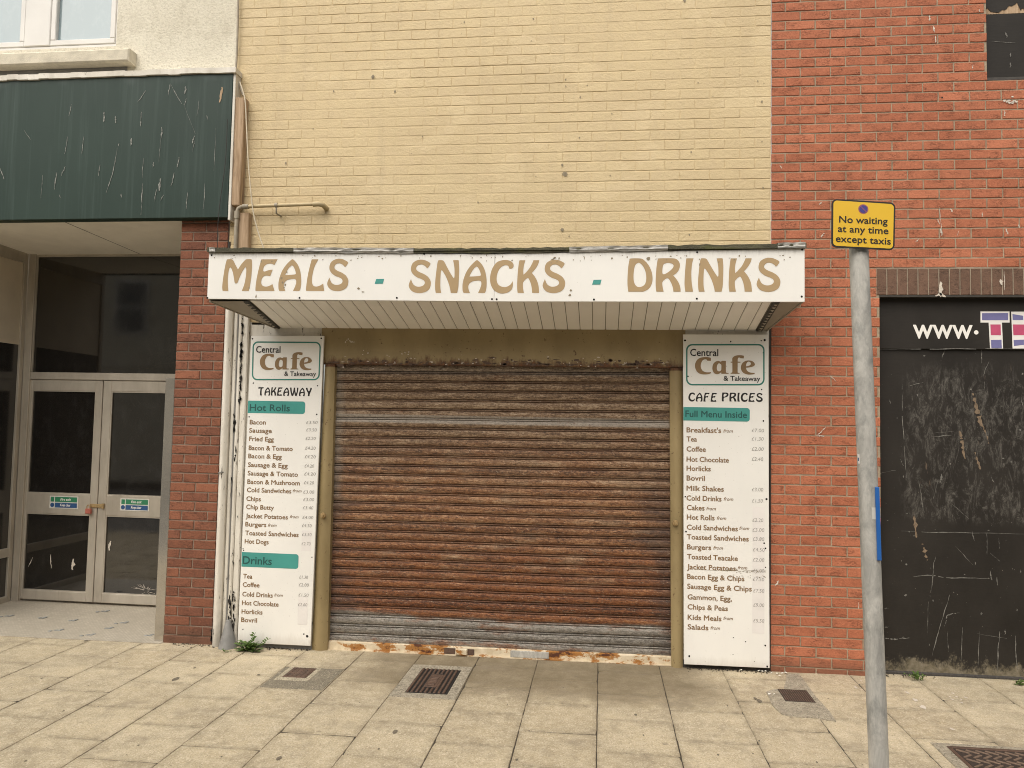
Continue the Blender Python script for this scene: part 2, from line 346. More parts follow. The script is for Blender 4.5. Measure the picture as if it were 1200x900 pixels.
def m_black(name='black_painted_hoarding', scuff=True):
    n = NT(name); c = n.mix(n.nz((2, 2, 1.3), 5, .6), (.017, .0145, .012), (.030, .026, .022))
    x, y, z = n.xyz()[:3]
    if scuff:
        reg = n.math('MULTIPLY', n.math('MULTIPLY', n.smooth(n.math('ADD', x, n.math('MULTIPLY', n.noise(4), .12)), 2.28, 2.42), n.smooth(z, 1.12, 1.2)),
                     n.math('SUBTRACT', 1.0, n.smooth(z, 2.15, 2.4)))
        res = n.ramp(n.noise((17, 17, 6.5), 8, .82, (3, 0, 1), .9), [(.49, 0.), (.57, .5), (.68, 1.)])
        lines = n.ramp(n.noise((40, 40, 13), 4, .7, (2, 0, 2), 2.5), [(.46, 0.), (.5, 1.), (.54, 0.)])
        mk = n.math('MULTIPLY', n.math('MULTIPLY', reg, res), n.math('ADD', .15, n.math('ADD', n.math('MULTIPLY', lines, .45), n.math('MULTIPLY', n.nz((60, 60, 34), 4, .8), .55))))
        c = n.mix(n.math('MULTIPLY', mk, .85), c, (.23, .215, .19))
        pl = n.ramp(n.noise((16, 16, 3), 5, .7, (8, 0, 5)), [(.66, 0.), (.72, 1.)])
        c = n.mix(n.math('MULTIPLY', n.math('MULTIPLY', pl, reg), .5), c, (.19, .14, .10))
        dots = n.ramp(n.noise(70, 2, .5, (1, 3, 3)), [(.735, 0.), (.75, 1.)]); c = n.mix(n.math('MULTIPLY', dots, .6), c, (.40, .37, .32))
        lowz = n.math('SUBTRACT', 1.0, n.smooth(n.math('ADD', z, n.math('MULTIPLY', n.noise((9, 9, 7), 6, .75), -.42)), -.16, -.07))
        c = n.mix(n.math('MULTIPLY', lowz, .75), c, n.mix(n.nz(30), (.16, .135, .085), (.30, .26, .19)))
    return n.out(c, .55, n.bump(n.noise((14, 14, 50), 4), .2, .004), 0.0, .25)
def m_alu():
    n = NT('dull_anodised_aluminium'); c = n.mix(n.nz((5, 5, 2), 5, .6), (.42, .375, .31), (.56, .51, .43))
    s = n.ramp(n.noise((50, 50, 4), 4, .7), [(.58, 0.), (.75, .6)]); c = n.mix(n.math('MULTIPLY', s, .5), c, (.20, .165, .12))
    return n.out(c, .45, n.bump(n.noise(90), .1, .002), .35)
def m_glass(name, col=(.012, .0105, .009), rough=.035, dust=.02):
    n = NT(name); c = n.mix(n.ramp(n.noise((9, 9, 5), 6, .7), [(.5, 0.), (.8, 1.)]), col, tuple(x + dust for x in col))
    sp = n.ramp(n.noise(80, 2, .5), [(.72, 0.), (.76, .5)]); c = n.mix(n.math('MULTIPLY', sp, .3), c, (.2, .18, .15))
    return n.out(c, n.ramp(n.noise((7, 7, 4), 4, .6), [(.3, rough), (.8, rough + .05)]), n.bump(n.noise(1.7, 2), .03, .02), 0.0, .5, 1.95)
def m_galvpole():
    n = NT('weathered_galvanised_steel'); c = n.mix(n.nz((15, 15, 6.5), 6, .72, (0, 0, 0), .8), (.33, .32, .295), (.62, .60, .545))
    c = n.mix(n.ramp(n.noise((26, 26, 11), 5, .7, (4, 2, 0)), [(.5, 0.), (.68, .6)]), c, (.20, .205, .195))
    c = n.mix(n.ramp(n.noise(60, 5, .7, (1, 1, 1)), [(.58, 0.), (.7, .5)]), c, (.60, .58, .53))
    return n.out(c, .55, n.bump(n.noise(50, 5), .3, .004), .15)
def m_mosaic():
    n = NT('small_mosaic_floor_tile'); x, y, z = n.xyz()[:3]
    b = n.t.nodes.new('ShaderNodeTexBrick'); n.L(n.pos((1, 1, 1)), b.inputs['Vector']); b.offset = 0.0
    b.inputs['Scale'].default_value = 1; b.inputs['Brick Width'].default_value = .028; b.inputs['Row Height'].default_value = .028
    b.inputs['Mortar Size'].default_value = .0022; b.inputs['Color1'].default_value = (.44, .395, .32, 1); b.inputs['Color2'].default_value = (.53, .48, .395, 1)
    b.inputs['Mortar'].default_value = (.30, .26, .20, 1)
    c = n.mix(n.ramp(n.noise(3, 5), [(.45, 0.), (.8, .5)]), b.outputs[0], (.36, .32, .25))
    return n.out(c, .5)
def m_concrete(name='rough_concrete_patch', col=(.42, .37, .28)):
    n = NT(name); c = n.mix(n.nz(18, 5, .7), tuple(x * .7 for x in col), tuple(x * 1.15 for x in col))
    g = n.voro(70, out=0); c = n.mix(n.ramp(g, [(.12, .8), (.3, 0.)]), c, (.62, .56, .46))
    c = n.mix(n.ramp(n.noise(75, 3, .8), [(.38, .8), (.5, 0.)]), c, (.14, .12, .085))
    return n.out(c, .95, n.bump(n.noise(140, 5, .8), .9, .008))
def m_iron():
    n = NT('rusty_cast_iron'); c = n.mix(n.nz(22, 5, .7), (.060, .036, .025), (.135, .080, .054))
    c = n.mix(n.ramp(n.noise(120, 4, .7), [(.55, 0.), (.7, .5)]), c, (.20, .14, .10)); return n.out(c, .7, n.bump(n.noise(150, 4), .4, .003))
def m_felt():
    n = NT('mossy_roof_felt'); c = n.mix(n.nz((5, 5, 20), 5, .7), (.045, .042, .028), (.11, .10, .062))
    c = n.mix(n.ramp(n.noise((3, 3, 9), 5, .7, (2, 0, 0)), [(.52, 0.), (.65, .7)]), c, (.11, .115, .035)); return n.out(c, .95, n.bump(n.noise(90, 5), .9, .008))
def m_tape():
    n = NT('grey_duct_tape'); c = n.mix(n.nz((14, 14, 80), 5, .7, (0, 0, 0), 1.0), (.20, .19, .17), (.55, .53, .49)); return n.out(c, .4, n.bump(n.noise((10, 10, 60), 4), .6, .01))
def m_wood():
    n = NT('raw_weathered_timber'); c = n.mix(n.nz((45, 45, 3), 6, .65, (0, 0, 0), .8), (.30, .20, .115), (.52, .375, .245))
    c = n.mix(n.ramp(n.noise((20, 20, 2.5), 5, .6, (3, 0, 0)), [(.56, 0.), (.68, .75)]), c, (.075, .055, .04)); return n.out(c, .85, n.bump(n.noise((70, 70, 5), 5), .5, .004))
def m_leaf():
    n = NT('fresh_green_weed_leaf'); c = n.mix(n.isl(), (.055, .115, .018), (.13, .20, .045)); return n.out(c, .55)
def m_asphalt():
    n = NT('asphalt_road'); c = n.mix(n.nz(3, 5), (.095, .092, .086), (.14, .135, .125)); return n.out(c, .9, n.bump(n.noise(120, 4), .6, .006))

MT = dict(yellow=m_yellow(), ymortar=m_yellow(), red=m_redbrick(), rmortar=m_mortar('buff_mortar', (.36, .285, .20)),
  pier=m_redbrick(0, 'dark_red_glazed_brick', ((.165, .062, .036), (.265, .100, .053))), pmortar=m_mortar('grey_pink_mortar', (.25, .185, .14)),
  soldier=m_redbrick(0, 'brown_soldier_brick', ((.125, .070, .045), (.165, .094, .062))), smortar=m_mortar('pale_mortar', (.33, .27, .20)),
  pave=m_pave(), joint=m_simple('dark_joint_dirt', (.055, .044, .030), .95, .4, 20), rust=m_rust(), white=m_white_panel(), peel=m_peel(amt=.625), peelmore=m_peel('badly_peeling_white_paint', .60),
  peelold=m_peel('dirty_white_timber', .66), mustard=m_mustard(), railpaint=m_railpaint(), green=m_green(), render=m_render(), black=m_black(), blackplain=m_black('black_boarded_window', False),
  alu=m_alu(), glass=m_glass('dark_shop_glass'), sideglass=m_glass('dull_black_glass', (.016, .015, .014), .15),
  winglass=m_glass('window_pane_sky_in_colour', (.25, .325, .35), .08, .05), pole=m_galvpole(), mosaic=m_mosaic(), concrete=m_concrete(), palemortar=m_concrete('pale_bedding_mortar', (.52, .455, .33)),  # winglass: the sky's reflection is put into its pale blue base colour
  iron=m_iron(), irondark=m_simple('darker_plate_iron', (.040, .027, .020), .9, .3, 60), ironlight=m_simple('lighter_tread_iron', (.17, .115, .080), .6, .25, 40, .3), felt=m_felt(), tape=m_tape(), wood=m_wood(), leaf=m_leaf(), asphalt=m_asphalt(),  # cover plates darker and tread bars lighter than the plain iron
  gold=m_simple('tan_vinyl_letter', (.405, .285, .150), .45, .05, 3), brown=m_simple('brown_vinyl_letter', (.235, .145, .072), .5, .06, 4), cafebrown=m_simple('brown_logo_letter', (.27, .172, .082), .5, .05, 4),
  teal=m_simple('teal_vinyl_band', (.060, .300, .265), .45, .08, 5), tealdark=m_simple('dark_teal_letter', (.018, .085, .080), .5, .05, 5), logoline=m_simple('teal_logo_line', (.035, .205, .165), .5, .1, 5),
  ink=m_simple('black_letter', (.016, .014, .013), .5, .05), pencil=m_simple('grey_marker_ink', (.26, .245, .225), .7, .1), hole=m_simple('dark_hole', (.012, .01, .008), .9, .1),
  soffit=m_simple('cream_plastic_soffit_board', (.85, .83, .79), .5, .04, 3, .05), canopyside=m_simple('grey_canopy_end_panel', (.30, .27, .22), .6, .15, 4), groove=m_simple('soffit_groove_shade', (.20, .18, .145), .8), perf=m_simple('dark_edge_trim', (.05, .045, .038), .6, .3, 20),
  stud=m_simple('pale_stud', (.36, .33, .28), .6, .2, 30), porch=m_simple('dirty_cream_porch_ceiling', (.82, .78, .70), .8, .08, 2.5, .1), creampanel=m_simple('beige_side_panel', (.56, .49, .385), .6, .1, 2.5), steel=m_simple('polished_steel_cladding', (.50, .47, .42), .16, .12, 3, .0, .75),
  lead=m_simple('grey_lead_sheet', (.22, .215, .205), .6, .2, 9, .4), upvc=m_simple('white_plastic_window_frame', (.72, .70, .66), .35, .05, 4), sill=m_simple('cream_concrete_sill', (.64, .585, .465), .9, .18, 10, .6),
  pipe=m_simple('cream_painted_pipe', (.50, .395, .225), .5, .15, 12), pipegrey=m_simple('dirty_grey_pipe', (.33, .285, .215), .55, .2, 14), cable=m_simple('cream_cable', (.60, .52, .39), .5, .1), darkcable=m_simple('dark_cable', (.03, .027, .024), .6, .1),
  signyellow=m_simple('yellow_sign_face', (.80, .50, .035), .4, .04, 6), signblue=m_simple('blue_sign_face', (.06, .055, .25), .4, .05), signred=m_simple('dull_red_ring', (.33, .10, .14), .45, .05), plateblue=m_simple('blue_plate', (.02, .125, .42), .45, .05),
  sticker=m_simple('off_white_sticker', (.62, .60, .55), .6, .06, 30), safegreen=m_simple('green_safety_sticker', (.035, .20, .10), .45, .05), safeblue=m_simple('blue_safety_sticker', (.03, .085, .21), .45, .05), whiteink=m_simple('white_letter', (.84, .82, .77), .45, .04),
  brass=m_simple('worn_brass', (.42, .30, .15), .5, .2, 40, .0, .5), padred=m_simple('faded_red_padlock_body', (.42, .125, .09), .5, .12, 40), fasmark=m_simple('pale_scratch_mark', (.22, .225, .205), .8, .5, 60), mark=m_simple('white_scuff_mark', (.15, .143, .128), .8, .5, 60), markbeige=m_simple('beige_paper_residue', (.20, .145, .095), .9, .35, 50), drop=m_simple('white_splash_mark', (.60, .54, .46), .8, .2, 60),
  unionblue=m_simple('faded_blue_print', (.16, .155, .33), .5, .08, 20), pink=m_simple('faded_pink_print', (.50, .075, .16), .5, .08, 20), gum=m_simple('trodden_chewing_gum', (.15, .125, .09), .9, .3, 60), grime=m_simple('black_debris', (.05, .045, .04), .9, .4, 60), mosaicblue=m_simple('blue_grey_mosaic_tile', (.30, .31, .30), .5, .2, 60),
  oppwall=m_render(), oppbrick=m_simple('distant_brown_brickwork', (.42, .36, .28), .9, .2, 3), slate=m_simple('slate_roof', (.07, .07, .075), .8, .2, 4), kerb=m_concrete('granite_kerb', (.36, .34, .30)), earth=m_simple('open_ground', (.12, .11, .08), .95, .2, .3), mint=m_simple('pale_frame_white', (.78, .75, .72), .5, .05), holesoft=m_simple('grey_spot', (.26, .215, .145), .8, .2, 60), litter=m_simple('white_paper', (.72, .69, .62), .9, .08, 40))

# ------------------------------------------------------------------ lettering
_fontcache = {}
def text_shape(s, bold=0.0, shear=0.0):
    """the built-in typeface as 2D triangles: verts, faces, x-min, x-max, cap height"""
    key = (s, bold, shear)
    if key in _fontcache: return _fontcache[key]
    cu = bpy.data.curves.new('tmp', 'FONT'); cu.body = s; cu.size = 1; cu.offset = bold; cu.shear = shear; cu.resolution_u = 3; cu.fill_mode = 'FRONT'
    o = bpy.data.objects.new('tmp', cu); COL.objects.link(o)
    dg = bpy.context.evaluated_depsgraph_get(); dg.update()
    me = bpy.data.meshes.new_from_object(o.evaluated_get(dg))
    v = [(p.co.x, p.co.y) for p in me.vertices]; f = [tuple(p.vertices) for p in me.polygons]
    bpy.data.objects.remove(o); bpy.data.curves.remove(cu); bpy.data.meshes.remove(me)
    xs = [p[0] for p in v]; r = (v, f, min(xs), max(xs)); _fontcache[key] = r; return r
CAP = None
def cap():
    global CAP
    if CAP is None: CAP = max(p[1] for p in text_shape('H')[0])
    return CAP
EX, EZ = np.array([1., 0, 0]), np.array([0, 0, 1.])
def put_text(mb, s, org, width, caph, ex=EX, ez=EZ, bold=0.0, shear=0.0, off=0.0):
    v, f, a, b = text_shape(s, min(bold, 0.0), shear); k = width / (b - a); q = caph / cap(); nrm = np.cross(ez, ex) * -1
    org = np.array(org, float) + nrm * 0
    for j, (dx, dy) in enumerate([(0, 0), (bold, 0), (bold * .5, bold * .5), (bold * .5, -bold * .4)] if bold > 0 else [(0, 0)]):
        mb.add([org + ex * ((x - a) * k + (dx - bold * .5) * q) + ez * ((y + dy) * q) + np.array([0, -off - j * .00012, 0]) for x, y in v], f)
def text_px(mb, s, x0, x1, yb, caph, y, bold=0.0, shear=0.0):
    """text whose baseline starts at photo point (x0, yb), is as wide as x0..x1, on the upright plane at depth y"""
    a = P(x0, yb, y); b = P(x1, yb, y); t = P(x0, yb - caph, y)
    put_text(mb, s, a, b[0] - a[0], t[2] - a[2], bold=bold, shear=shear)

def cr(pts, closed, n=5):
    out = []; N = len(pts)
    rng = range(N) if closed else range(N - 1)
    for i in rng:
        p1, p2 = pts[i], pts[(i+1) % N]
        p0 = pts[i-1] if (closed or i > 0) else p1
        p3 = pts[(i+2) % N] if (closed or i < N-2) else p2
        for k in range(n):
            t = k / n; t2 = t*t; t3 = t2*t
            out.append(tuple(.5*((2*p1[j]) + (-p0[j]+p2[j])*t + (2*p0[j]-5*p1[j]+4*p2[j]-p3[j])*t2 + (-p0[j]+3*p1[j]-3*p2[j]+p3[j])*t3) for j in (0, 1)))
    if not closed: out.append(tuple(pts[-1]))
    return out
def outline(s):
    toks = [t.strip() for t in s.split(';') if t.strip()]
    pts = [tuple(map(float, t.rstrip('!').split(','))) for t in toks]; cor = [i for i, t in enumerate(toks) if t.endswith('!')]
    if not cor: return cr(pts, True)
    out = []
    for a, b in zip(cor, cor[1:] + [cor[0] + len(pts)]):
        seg = [pts[i % len(pts)] for i in range(a, b + 1)]
        out += cr(seg, False)[:-1] if len(seg) > 2 else [seg[0]]
    return out
def fill2d(loops):
    from mathutils.geometry import delaunay_2d_cdt
    vs = []; es = []
    for lp in loops:
        o = len(vs); vs += [Vector(p) for p in lp]; es += [(o + i, o + (i+1) % len(lp)) for i in range(len(lp))]
    r = delaunay_2d_cdt(vs, es, [], 1 if len(loops) == 1 else 1, 1e-6)
    def inside(p):
        c = False
        for lp in loops:
            for i in range(len(lp)):
                (x1, y1), (x2, y2) = lp[i-1], lp[i]
                if (y1 > p[1]) != (y2 > p[1]) and p[0] < (x2-x1)*(p[1]-y1)/(y2-y1)+x1: c = not c
        return c
    V = [tuple(p) for p in r[0]]; F = []
    for f in r[2]:
        m = (sum(V[i][0] for i in f)/len(f), sum(V[i][1] for i in f)/len(f))
        if inside(m): F.append(tuple(f))
    return V, F
# name: (left x, baseline y, cap height, [outlines]) in tracing units
GL = {
'M': (122, 550, 442, ['130,550!;122,480;135,330;155,190;172,120;185,108;245,108;270,125;305,185;345,250!;390,180;440,125;465,108;530,108;545,130;550,220;545,350;530,480;515,550!;412,550!;440,480;458,400;468,300;465,235;455,222;440,232;405,290;370,370;345,435;325,445;305,437;292,380;270,290;245,235;232,222;218,235;205,290;200,380;205,470;215,550!']),
'E': (590, 550, 442, ['592,550!;590,500;600,400;620,280;645,170;662,108!;900,108!;855,190!;820,172;780,168;740,180;710,205;695,240;697,272;720,278;750,268;800,255;832,255!;800,345!;760,337;720,340;690,362;672,405;675,450;700,480;745,490;795,478;838,455!;872,550!']),
'A': (862, 580, 460, ['880,580!;865,545;862,460;880,370;915,280;970,200;1030,140;1060,120;1090,135;1140,190;1180,270;1202,370;1208,460;1200,540;1185,580!;1087,580!;1110,530;1130,470;1128,425;1105,408;1060,408;1000,420;960,450;945,490;950,530;972,580!', '960,350!;975,310;1010,250;1045,215;1060,210;1080,225;1105,270;1120,320;1115,338;1090,342;1020,348']),
'L': (222, 555, 435, ['232,555!;485,555!;465,455!;420,482;370,495;330,485;308,450;302,390;310,320;335,220;385,120!;290,120!;265,220;240,350;225,480;222,545']),
'S': (105, 580, 460, ['405,160;408,180;385,215;365,236!;330,200;285,180;240,185;212,210;205,240;220,265;260,290;320,315;380,355;415,405;423,455;405,520;355,562;280,582;200,575;140,545;108,495;108,450;135,385!;150,425;175,465;220,490;270,492;315,475;335,445;325,410;285,385;220,360;165,320;135,275;130,225;150,165;195,130;255,112;320,118;370,138']),
'N': (475, 576, 453, ['487,576!;478,520;475,430;485,300;498,180;510,130;525,122;575,125;600,150;640,220;690,305;730,365;742,370;748,340;745,250;735,180;722,124!;795,124;805,150;812,250;810,380;805,500;790,576!;700,576!;690,520;665,440;625,350;585,285;565,262;555,275;550,330;548,430;552,510;565,576!']),
'C': (108, 582, 460, ['380,240;372,220;360,200;325,192;280,205;240,245;210,310;200,380;212,440;245,480;300,500;350,495;400,465;430,418!;435,470;420,530;375,570;310,590;240,585;175,550;130,490;108,410;112,320;140,230;190,160;250,128;320,118;385,130;425,158;440,195;430,230;405,242']),
'K': (490, 580, 458, ['500,580!;490,500;492,380;498,260;512,140;522,122!;600,122!;580,200;573,270;578,325!;620,285;670,220;705,150;715,122!;797,122!;785,170;750,235;695,300!;740,355;775,420;795,490;803,580!;705,580!;698,510;680,440;655,385;638,372;610,390;580,425;572,450;575,510;588,580!']),
'D': (122, 609, 466, ['135,609!;123,520;122,400;130,260;145,170;160,145;300,145;350,170;410,235;455,330;470,430;455,510;415,570;350,605;310,609', '268,205;300,215;340,260;370,330;382,410;375,480;345,525;290,545;245,530;215,480;205,400;212,300;230,235']),
'R': (520, 605, 470, ['530,605!;520,520;520,400;530,250;545,150;558,135;750,135;810,150;845,190;855,240;840,300;805,345;762,375!;805,425;845,490;865,555;868,605!;768,605!;760,550;735,480;705,430;680,415;650,430;620,460;612,490;620,550;632,605!', '625,360!;612,340;612,280;625,225;655,205;700,198;745,210;768,240;750,280;700,325;650,355']),
'I': (925, 602, 470, ['938,602!;925,500;928,380;935,260;945,150;955,132;1048,132!;1030,200;1020,300;1020,400;1028,500;1045,602!']),
'T': (0, 450, 450, ['0,40!;40,5;100,0;330,0!;300,75!;240,70;215,110;205,220;210,340;230,450!;125,450!;120,330;122,220;135,120;145,75!;80,78;30,95!']),
'W': (0, 450, 450, ['0,0!;85,0!;95,110;115,230;145,320;185,210;205,90;215,0!;290,0!;300,120;325,240;350,320;385,220;400,110;400,0!;480,0!;475,140;445,290;395,450!;310,450!;275,350;250,240;225,350;190,450!;105,450!;50,290;15,140']),
'Y': (0, 450, 450, ['0,0!;95,0!;115,80;150,160;185,180;225,140;250,70;260,0!;350,0!;330,110;285,220;240,330;225,450!;125,450!;135,340;130,270;75,190;25,90']),
'F': (0, 442, 442, ['2,442!;0,392;10,292;30,172;55,62;72,0!;310,0!;265,82!;230,64;190,60;150,72;120,97;105,132;107,170;130,176;160,166;210,150;242,148!;212,240!;170,230;125,236;105,262;95,320;98,390;110,442!']),
'P': (0, 470, 470, ['10,470!;0,385;0,265;10,115;25,15;38,0;230,0;290,15;325,55;335,105;320,165;270,220;200,250;130,270;100,300;95,390;108,470!', '105,220!;92,205;92,145;105,90;135,70;180,63;225,75;248,105;230,150;180,195;130,222']),
}
_gcache = {}
def glyph(ch):
    if ch not in _gcache:
        l, b, h, outs = GL[ch]
        _gcache[ch] = fill2d([[((x - l) / h, (b - y) / h) for x, y in outline(o)] for o in outs])
    return _gcache[ch]
def put_glyph(mb, ch, org, caph, xs=1.0, thick=.0, ex=EX, ez=EZ):
    v, f = glyph(ch); org = np.array(org, float)
    mb.add([org + ex * x * caph * xs + ez * y * caph for x, y in v], [tuple(reversed(q)) if False else q for q in f])
def glyph_width(ch): return max(x for x, y in glyph(ch)[0])
def word_px(mb, s, x0, x1, yb, caph, y, gap=.12):
    a = P(x0, yb, y); b = P(x1, yb, y); h = P(x0, yb - caph, y)[2] - a[2]
    ws = [glyph_width(c) for c in s]; tot = sum(ws) + gap * (len(s) - 1); k = (b[0] - a[0]) / (tot * h); x = 0
    for c, w in zip(s, ws):
        put_glyph(mb, c, a + EX * x * h * k, h, k); x += w + gap
def ribbon(mb, pts, w, y, jit=.25):
    """a ragged flat mark through photo points on the plane y (width in photo pixels, tapering)"""
    q = [P(px, py, y) for px, py in pts]
    fine = [q[i] + (q[i+1] - q[i]) * t / 8 for i in range(len(q) - 1) for t in range(8)] + [q[-1]]
    n = len(fine); vs = []; wob = 0.0
    for i, p in enumerate(fine):
        t = fine[min(i+1, n-1)] - fine[max(i-1, 0)]; t = t / (np.linalg.norm(t) + 1e-9); s = np.array([-t[2], 0, t[0]])
        wob = wob * .7 + random.gauss(0, .0011 + w * .0004)
        k = w * .0066 * .5 * (.25 + .75 * sin(pi * (i + .5) / n)) * (1 + random.uniform(-jit, jit) * 1.5)
        vs += [p + s * (wob - k), p + s * (wob + max(k * random.uniform(.4, 1.2), .0004))]
    mb.add(vs, [(2*i, 2*i+1, 2*i+3, 2*i+2) for i in range(n - 1) if n < 12 or random.random() > .07])
def blob(mb, c, rx, rz, n=9, jit=.35, ex=EX, ez=EZ):
    c = np.array(c, float)
    pts = [c + ex * rx * cos(2*pi*k/n) * (1 + random.uniform(-jit, jit)) + ez * rz * sin(2*pi*k/n) * (1 + random.uniform(-jit, jit)) for k in range(n)]
    mb.add(pts, [tuple(range(n))])

# ------------------------------------------------------------------ brickwork: every brick is a bevelled block in front of a mortar sheet
def cut(iv, holes):
    out = [iv]
    for a, b in holes:
        nxt = []
        for p, q in out:
            if b <= p or a >= q: nxt.append((p, q)); continue
            if a > p: nxt.append((p, a))
            if b < q: nxt.append((b, q))
        out = nxt
    return [(p, q) for p, q in out if q - p > .012]
def bricks(mb, mo, x0, x1, z0, z1, y, course=.075, length=.225, joint=.010, relief=.007, bev=.004, jit=.0012, holes=(), pj=None, jv=None, phase=0.0, zphase=0.0, rot=0.0, shift=.5, mback=.03):
    pj = jit * 1.5 if pj is None else pj; jv = joint if jv is None else jv
    k0 = int(math.floor((z0 - zphase) / course)) - 1; k1 = int(math.ceil((z1 - zphase) / course)) + 1
    for k in range(k0, k1):
        za, zb = max(zphase + k * course, z0), min(zphase + (k+1) * course - joint, z1)
        if zb - za < .012: continue
        hs = [(h[0], h[1]) for h in holes if h[2] < zb and h[3] > za]
        n0 = int(math.floor((x0 - phase) / length)) - 1; n1 = int(math.ceil((x1 - phase) / length)) + 1
        for n in range(n0, n1):
            xa = phase + (n + (shift if k % 2 else 0)) * length; xb = xa + length - jv
            xa, xb = max(xa, x0), min(xb, x1)
            if xb - xa < .012: continue
            for a, b in cut((xa, xb), hs):
                m = max(2, int((b - a) / .055) + 1); ring = []
                J = lambda s=1: random.uniform(-jit, jit) * s
                for i in range(m): ring.append((a + (b - a) * i / m, za))
                for i in range(2): ring.append((b, za + (zb - za) * i / 2))
                for i in range(m): ring.append((b - (b - a) * i / m, zb))
                for i in range(2): ring.append((a, zb - (zb - za) * i / 2))
                ring = [(p + J(), q + J()) for p, q in ring]; cx, cz = (a + b) / 2, (za + zb) / 2
                pr = y - relief + random.uniform(-pj, pj) + (relief * .55 * (.5 + .5 * sin(cx * 1.7 + cz * 2.9 + 1.3 * sin(cz * 1.1))) if pj < .001 else 0); ty, tz = random.uniform(-1, 1) * pj * .5, random.uniform(-1, 1) * pj * .5
                R = len(ring); vs = [(p, y + .004, q) for p, q in ring]
                vs += [(p, pr + bev * .8 + ty * (p - cx) / .1 + tz * (q - cz) / .03, q) for p, q in ring]
                ins = []
                for p, q in ring:
                    sx = min(bev, (b - a) * .3) * (1 if p < cx else -1) if (abs(p - a) < .004 or abs(p - b) < .004) else 0
                    sz = bev * (1 if q < cz else -1) if (abs(q - za) < .004 or abs(q - zb) < .004) else 0
                    ins.append((p + sx, pr + ty * (p - cx) / .1 + tz * (q - cz) / .03, q + sz))
                vs += ins
                fs = [(i, (i+1) % R, R + (i+1) % R, R + i) for i in range(R)] + [(R + i, R + (i+1) % R, 2*R + (i+1) % R, 2*R + i) for i in range(R)] + [tuple(range(2*R, 3*R))]
                mb.add(vs, fs)
    # mortar sheet as strips round the holes, and solid behind
    xs = sorted(set([x0, x1] + [h[i] for h in holes for i in (0, 1) if x0 < h[i] < x1])); zs = sorted(set([z0, z1] + [h[i] for h in holes for i in (2, 3) if z0 < h[i] < z1]))
    for xa, xb in zip(xs, xs[1:]):
        for za, zb in zip(zs, zs[1:]):
            cx, cz = (xa + xb) / 2, (za + zb) / 2
            if any(h[0] < cx < h[1] and h[2] < cz < h[3] for h in holes): continue
            mo.quad((xa, y, za), (xb, y, za), (xb, y, zb), (xa, y, zb))

# ================================================================== SETTING
gm = MB(); gm.quad((-900, -900, -.35), (900, -900, -.35), (900, 900, -.35), (-900, 900, -.35)); struct('ground', gm, MT['earth'])
rm = MB(); nx = 24
for i in range(nx):
    a, b = -60 + 120 * i / nx, -60 + 120 * (i+1) / nx
    rm.quad((a, -12.2, gz(a) - .12), (b, -12.2, gz(b) - .12), (b, -3.78, gz(b) - .12), (a, -3.78, gz(a) - .12))
struct('road', rm, MT['asphalt'])
km = MB()
for i in range(-12, 12):
    a, b = i * .915, i * .915 + .905; c = [(a, -3.78, gz(a)), (b, -3.78, gz(b)), (b, -3.64, gz(b)), (a, -3.64, gz(a))]
    km.slab(c, (0, 0, -.3), .008)
struct('kerb', km, MT['kerb'])
pm = MB(); jm = MB(); EDGE = []
PW = .4625
for k in range(-22, 14):
    xa, xb = k * PW + random.uniform(.002, .0045), (k + 1) * PW - random.uniform(.002, .0045)
    xa += random.uniform(-.0015, .0015); ya = .12
    off = .45 if k % 2 else .205; cuts = [.0]
    cuts = [.0] + [off + .4745 * i + random.uniform(-.008, .008) for i in range(8)]
    if cuts[-1] > 3.6: cuts[-1] = 3.63
    for a, b in zip(cuts, cuts[1:]):
        if a == 0: a = -.15
        if a > 3.55: continue
        b = min(b, 3.63); y0, y1 = -b + random.uniform(.0032, .0070), -a - random.uniform(.0032, .0070)
        dz = random.uniform(-.0006, .0010); tl = random.uniform(-.0008, .0008)
        c = [(xa, y0, gz(xa) + dz - tl), (xb, y0, gz(xb) + dz + tl), (xb, y1, gz(xb) + dz + tl), (xa, y1, gz(xa) + dz - tl)]
        c = [np.array(p) + np.array([random.uniform(-.0015, .0015), random.uniform(-.0025, .0025), 0]) for p in c]
        mid = sum(c) / 4; nv = 7; edgeL = []
        # ragged rim, a dirty margin and a clean middle
        rim = []
        for q in range(4):
            a_, b_ = c[q], c[(q + 1) % 4]
            for t in range(nv):
                p = a_ + (b_ - a_) * t / nv; p = p + (mid - p) * (abs(random.gauss(0, .004)) if t else random.choice((.0, .0, .012, .03))); rim.append(p)
        inn = [p + np.array([np.sign(mid[0] - p[0]) * min(.055, abs(mid[0] - p[0])), np.sign(mid[1] - p[1]) * min(.055, abs(mid[1] - p[1])), 0]) for p in rim]
        n_ = len(rim); low = [p + np.array([(p[0] - mid[0]) * .012, (p[1] - mid[1]) * .012, -.005]) for p in rim]
        pm.add(inn + rim + low, [tuple(range(n_))] + [(n_ + i, n_ + (i+1) % n_, (i+1) % n_, i) for i in range(n_)] + [(2*n_ + i, 2*n_ + (i+1) % n_, n_ + (i+1) % n_, n_ + i) for i in range(n_)])
        EDGE += [0.0] * n_ + [1.0] * (2 * n_)
jm.quad((-11, -3.64, gz(-11) - .0036), (7, -3.64, gz(7) - .0036), (7, .3, gz(7) - .0036), (-11, .3, gz(-11) - .0036))
pave = struct('pavement', pm, MT['pave']); pave.data.attributes.new('edge', 'FLOAT', 'POINT').data.foreach_set('value', EDGE); link('joint_bed', jm, MT['joint'], pave)
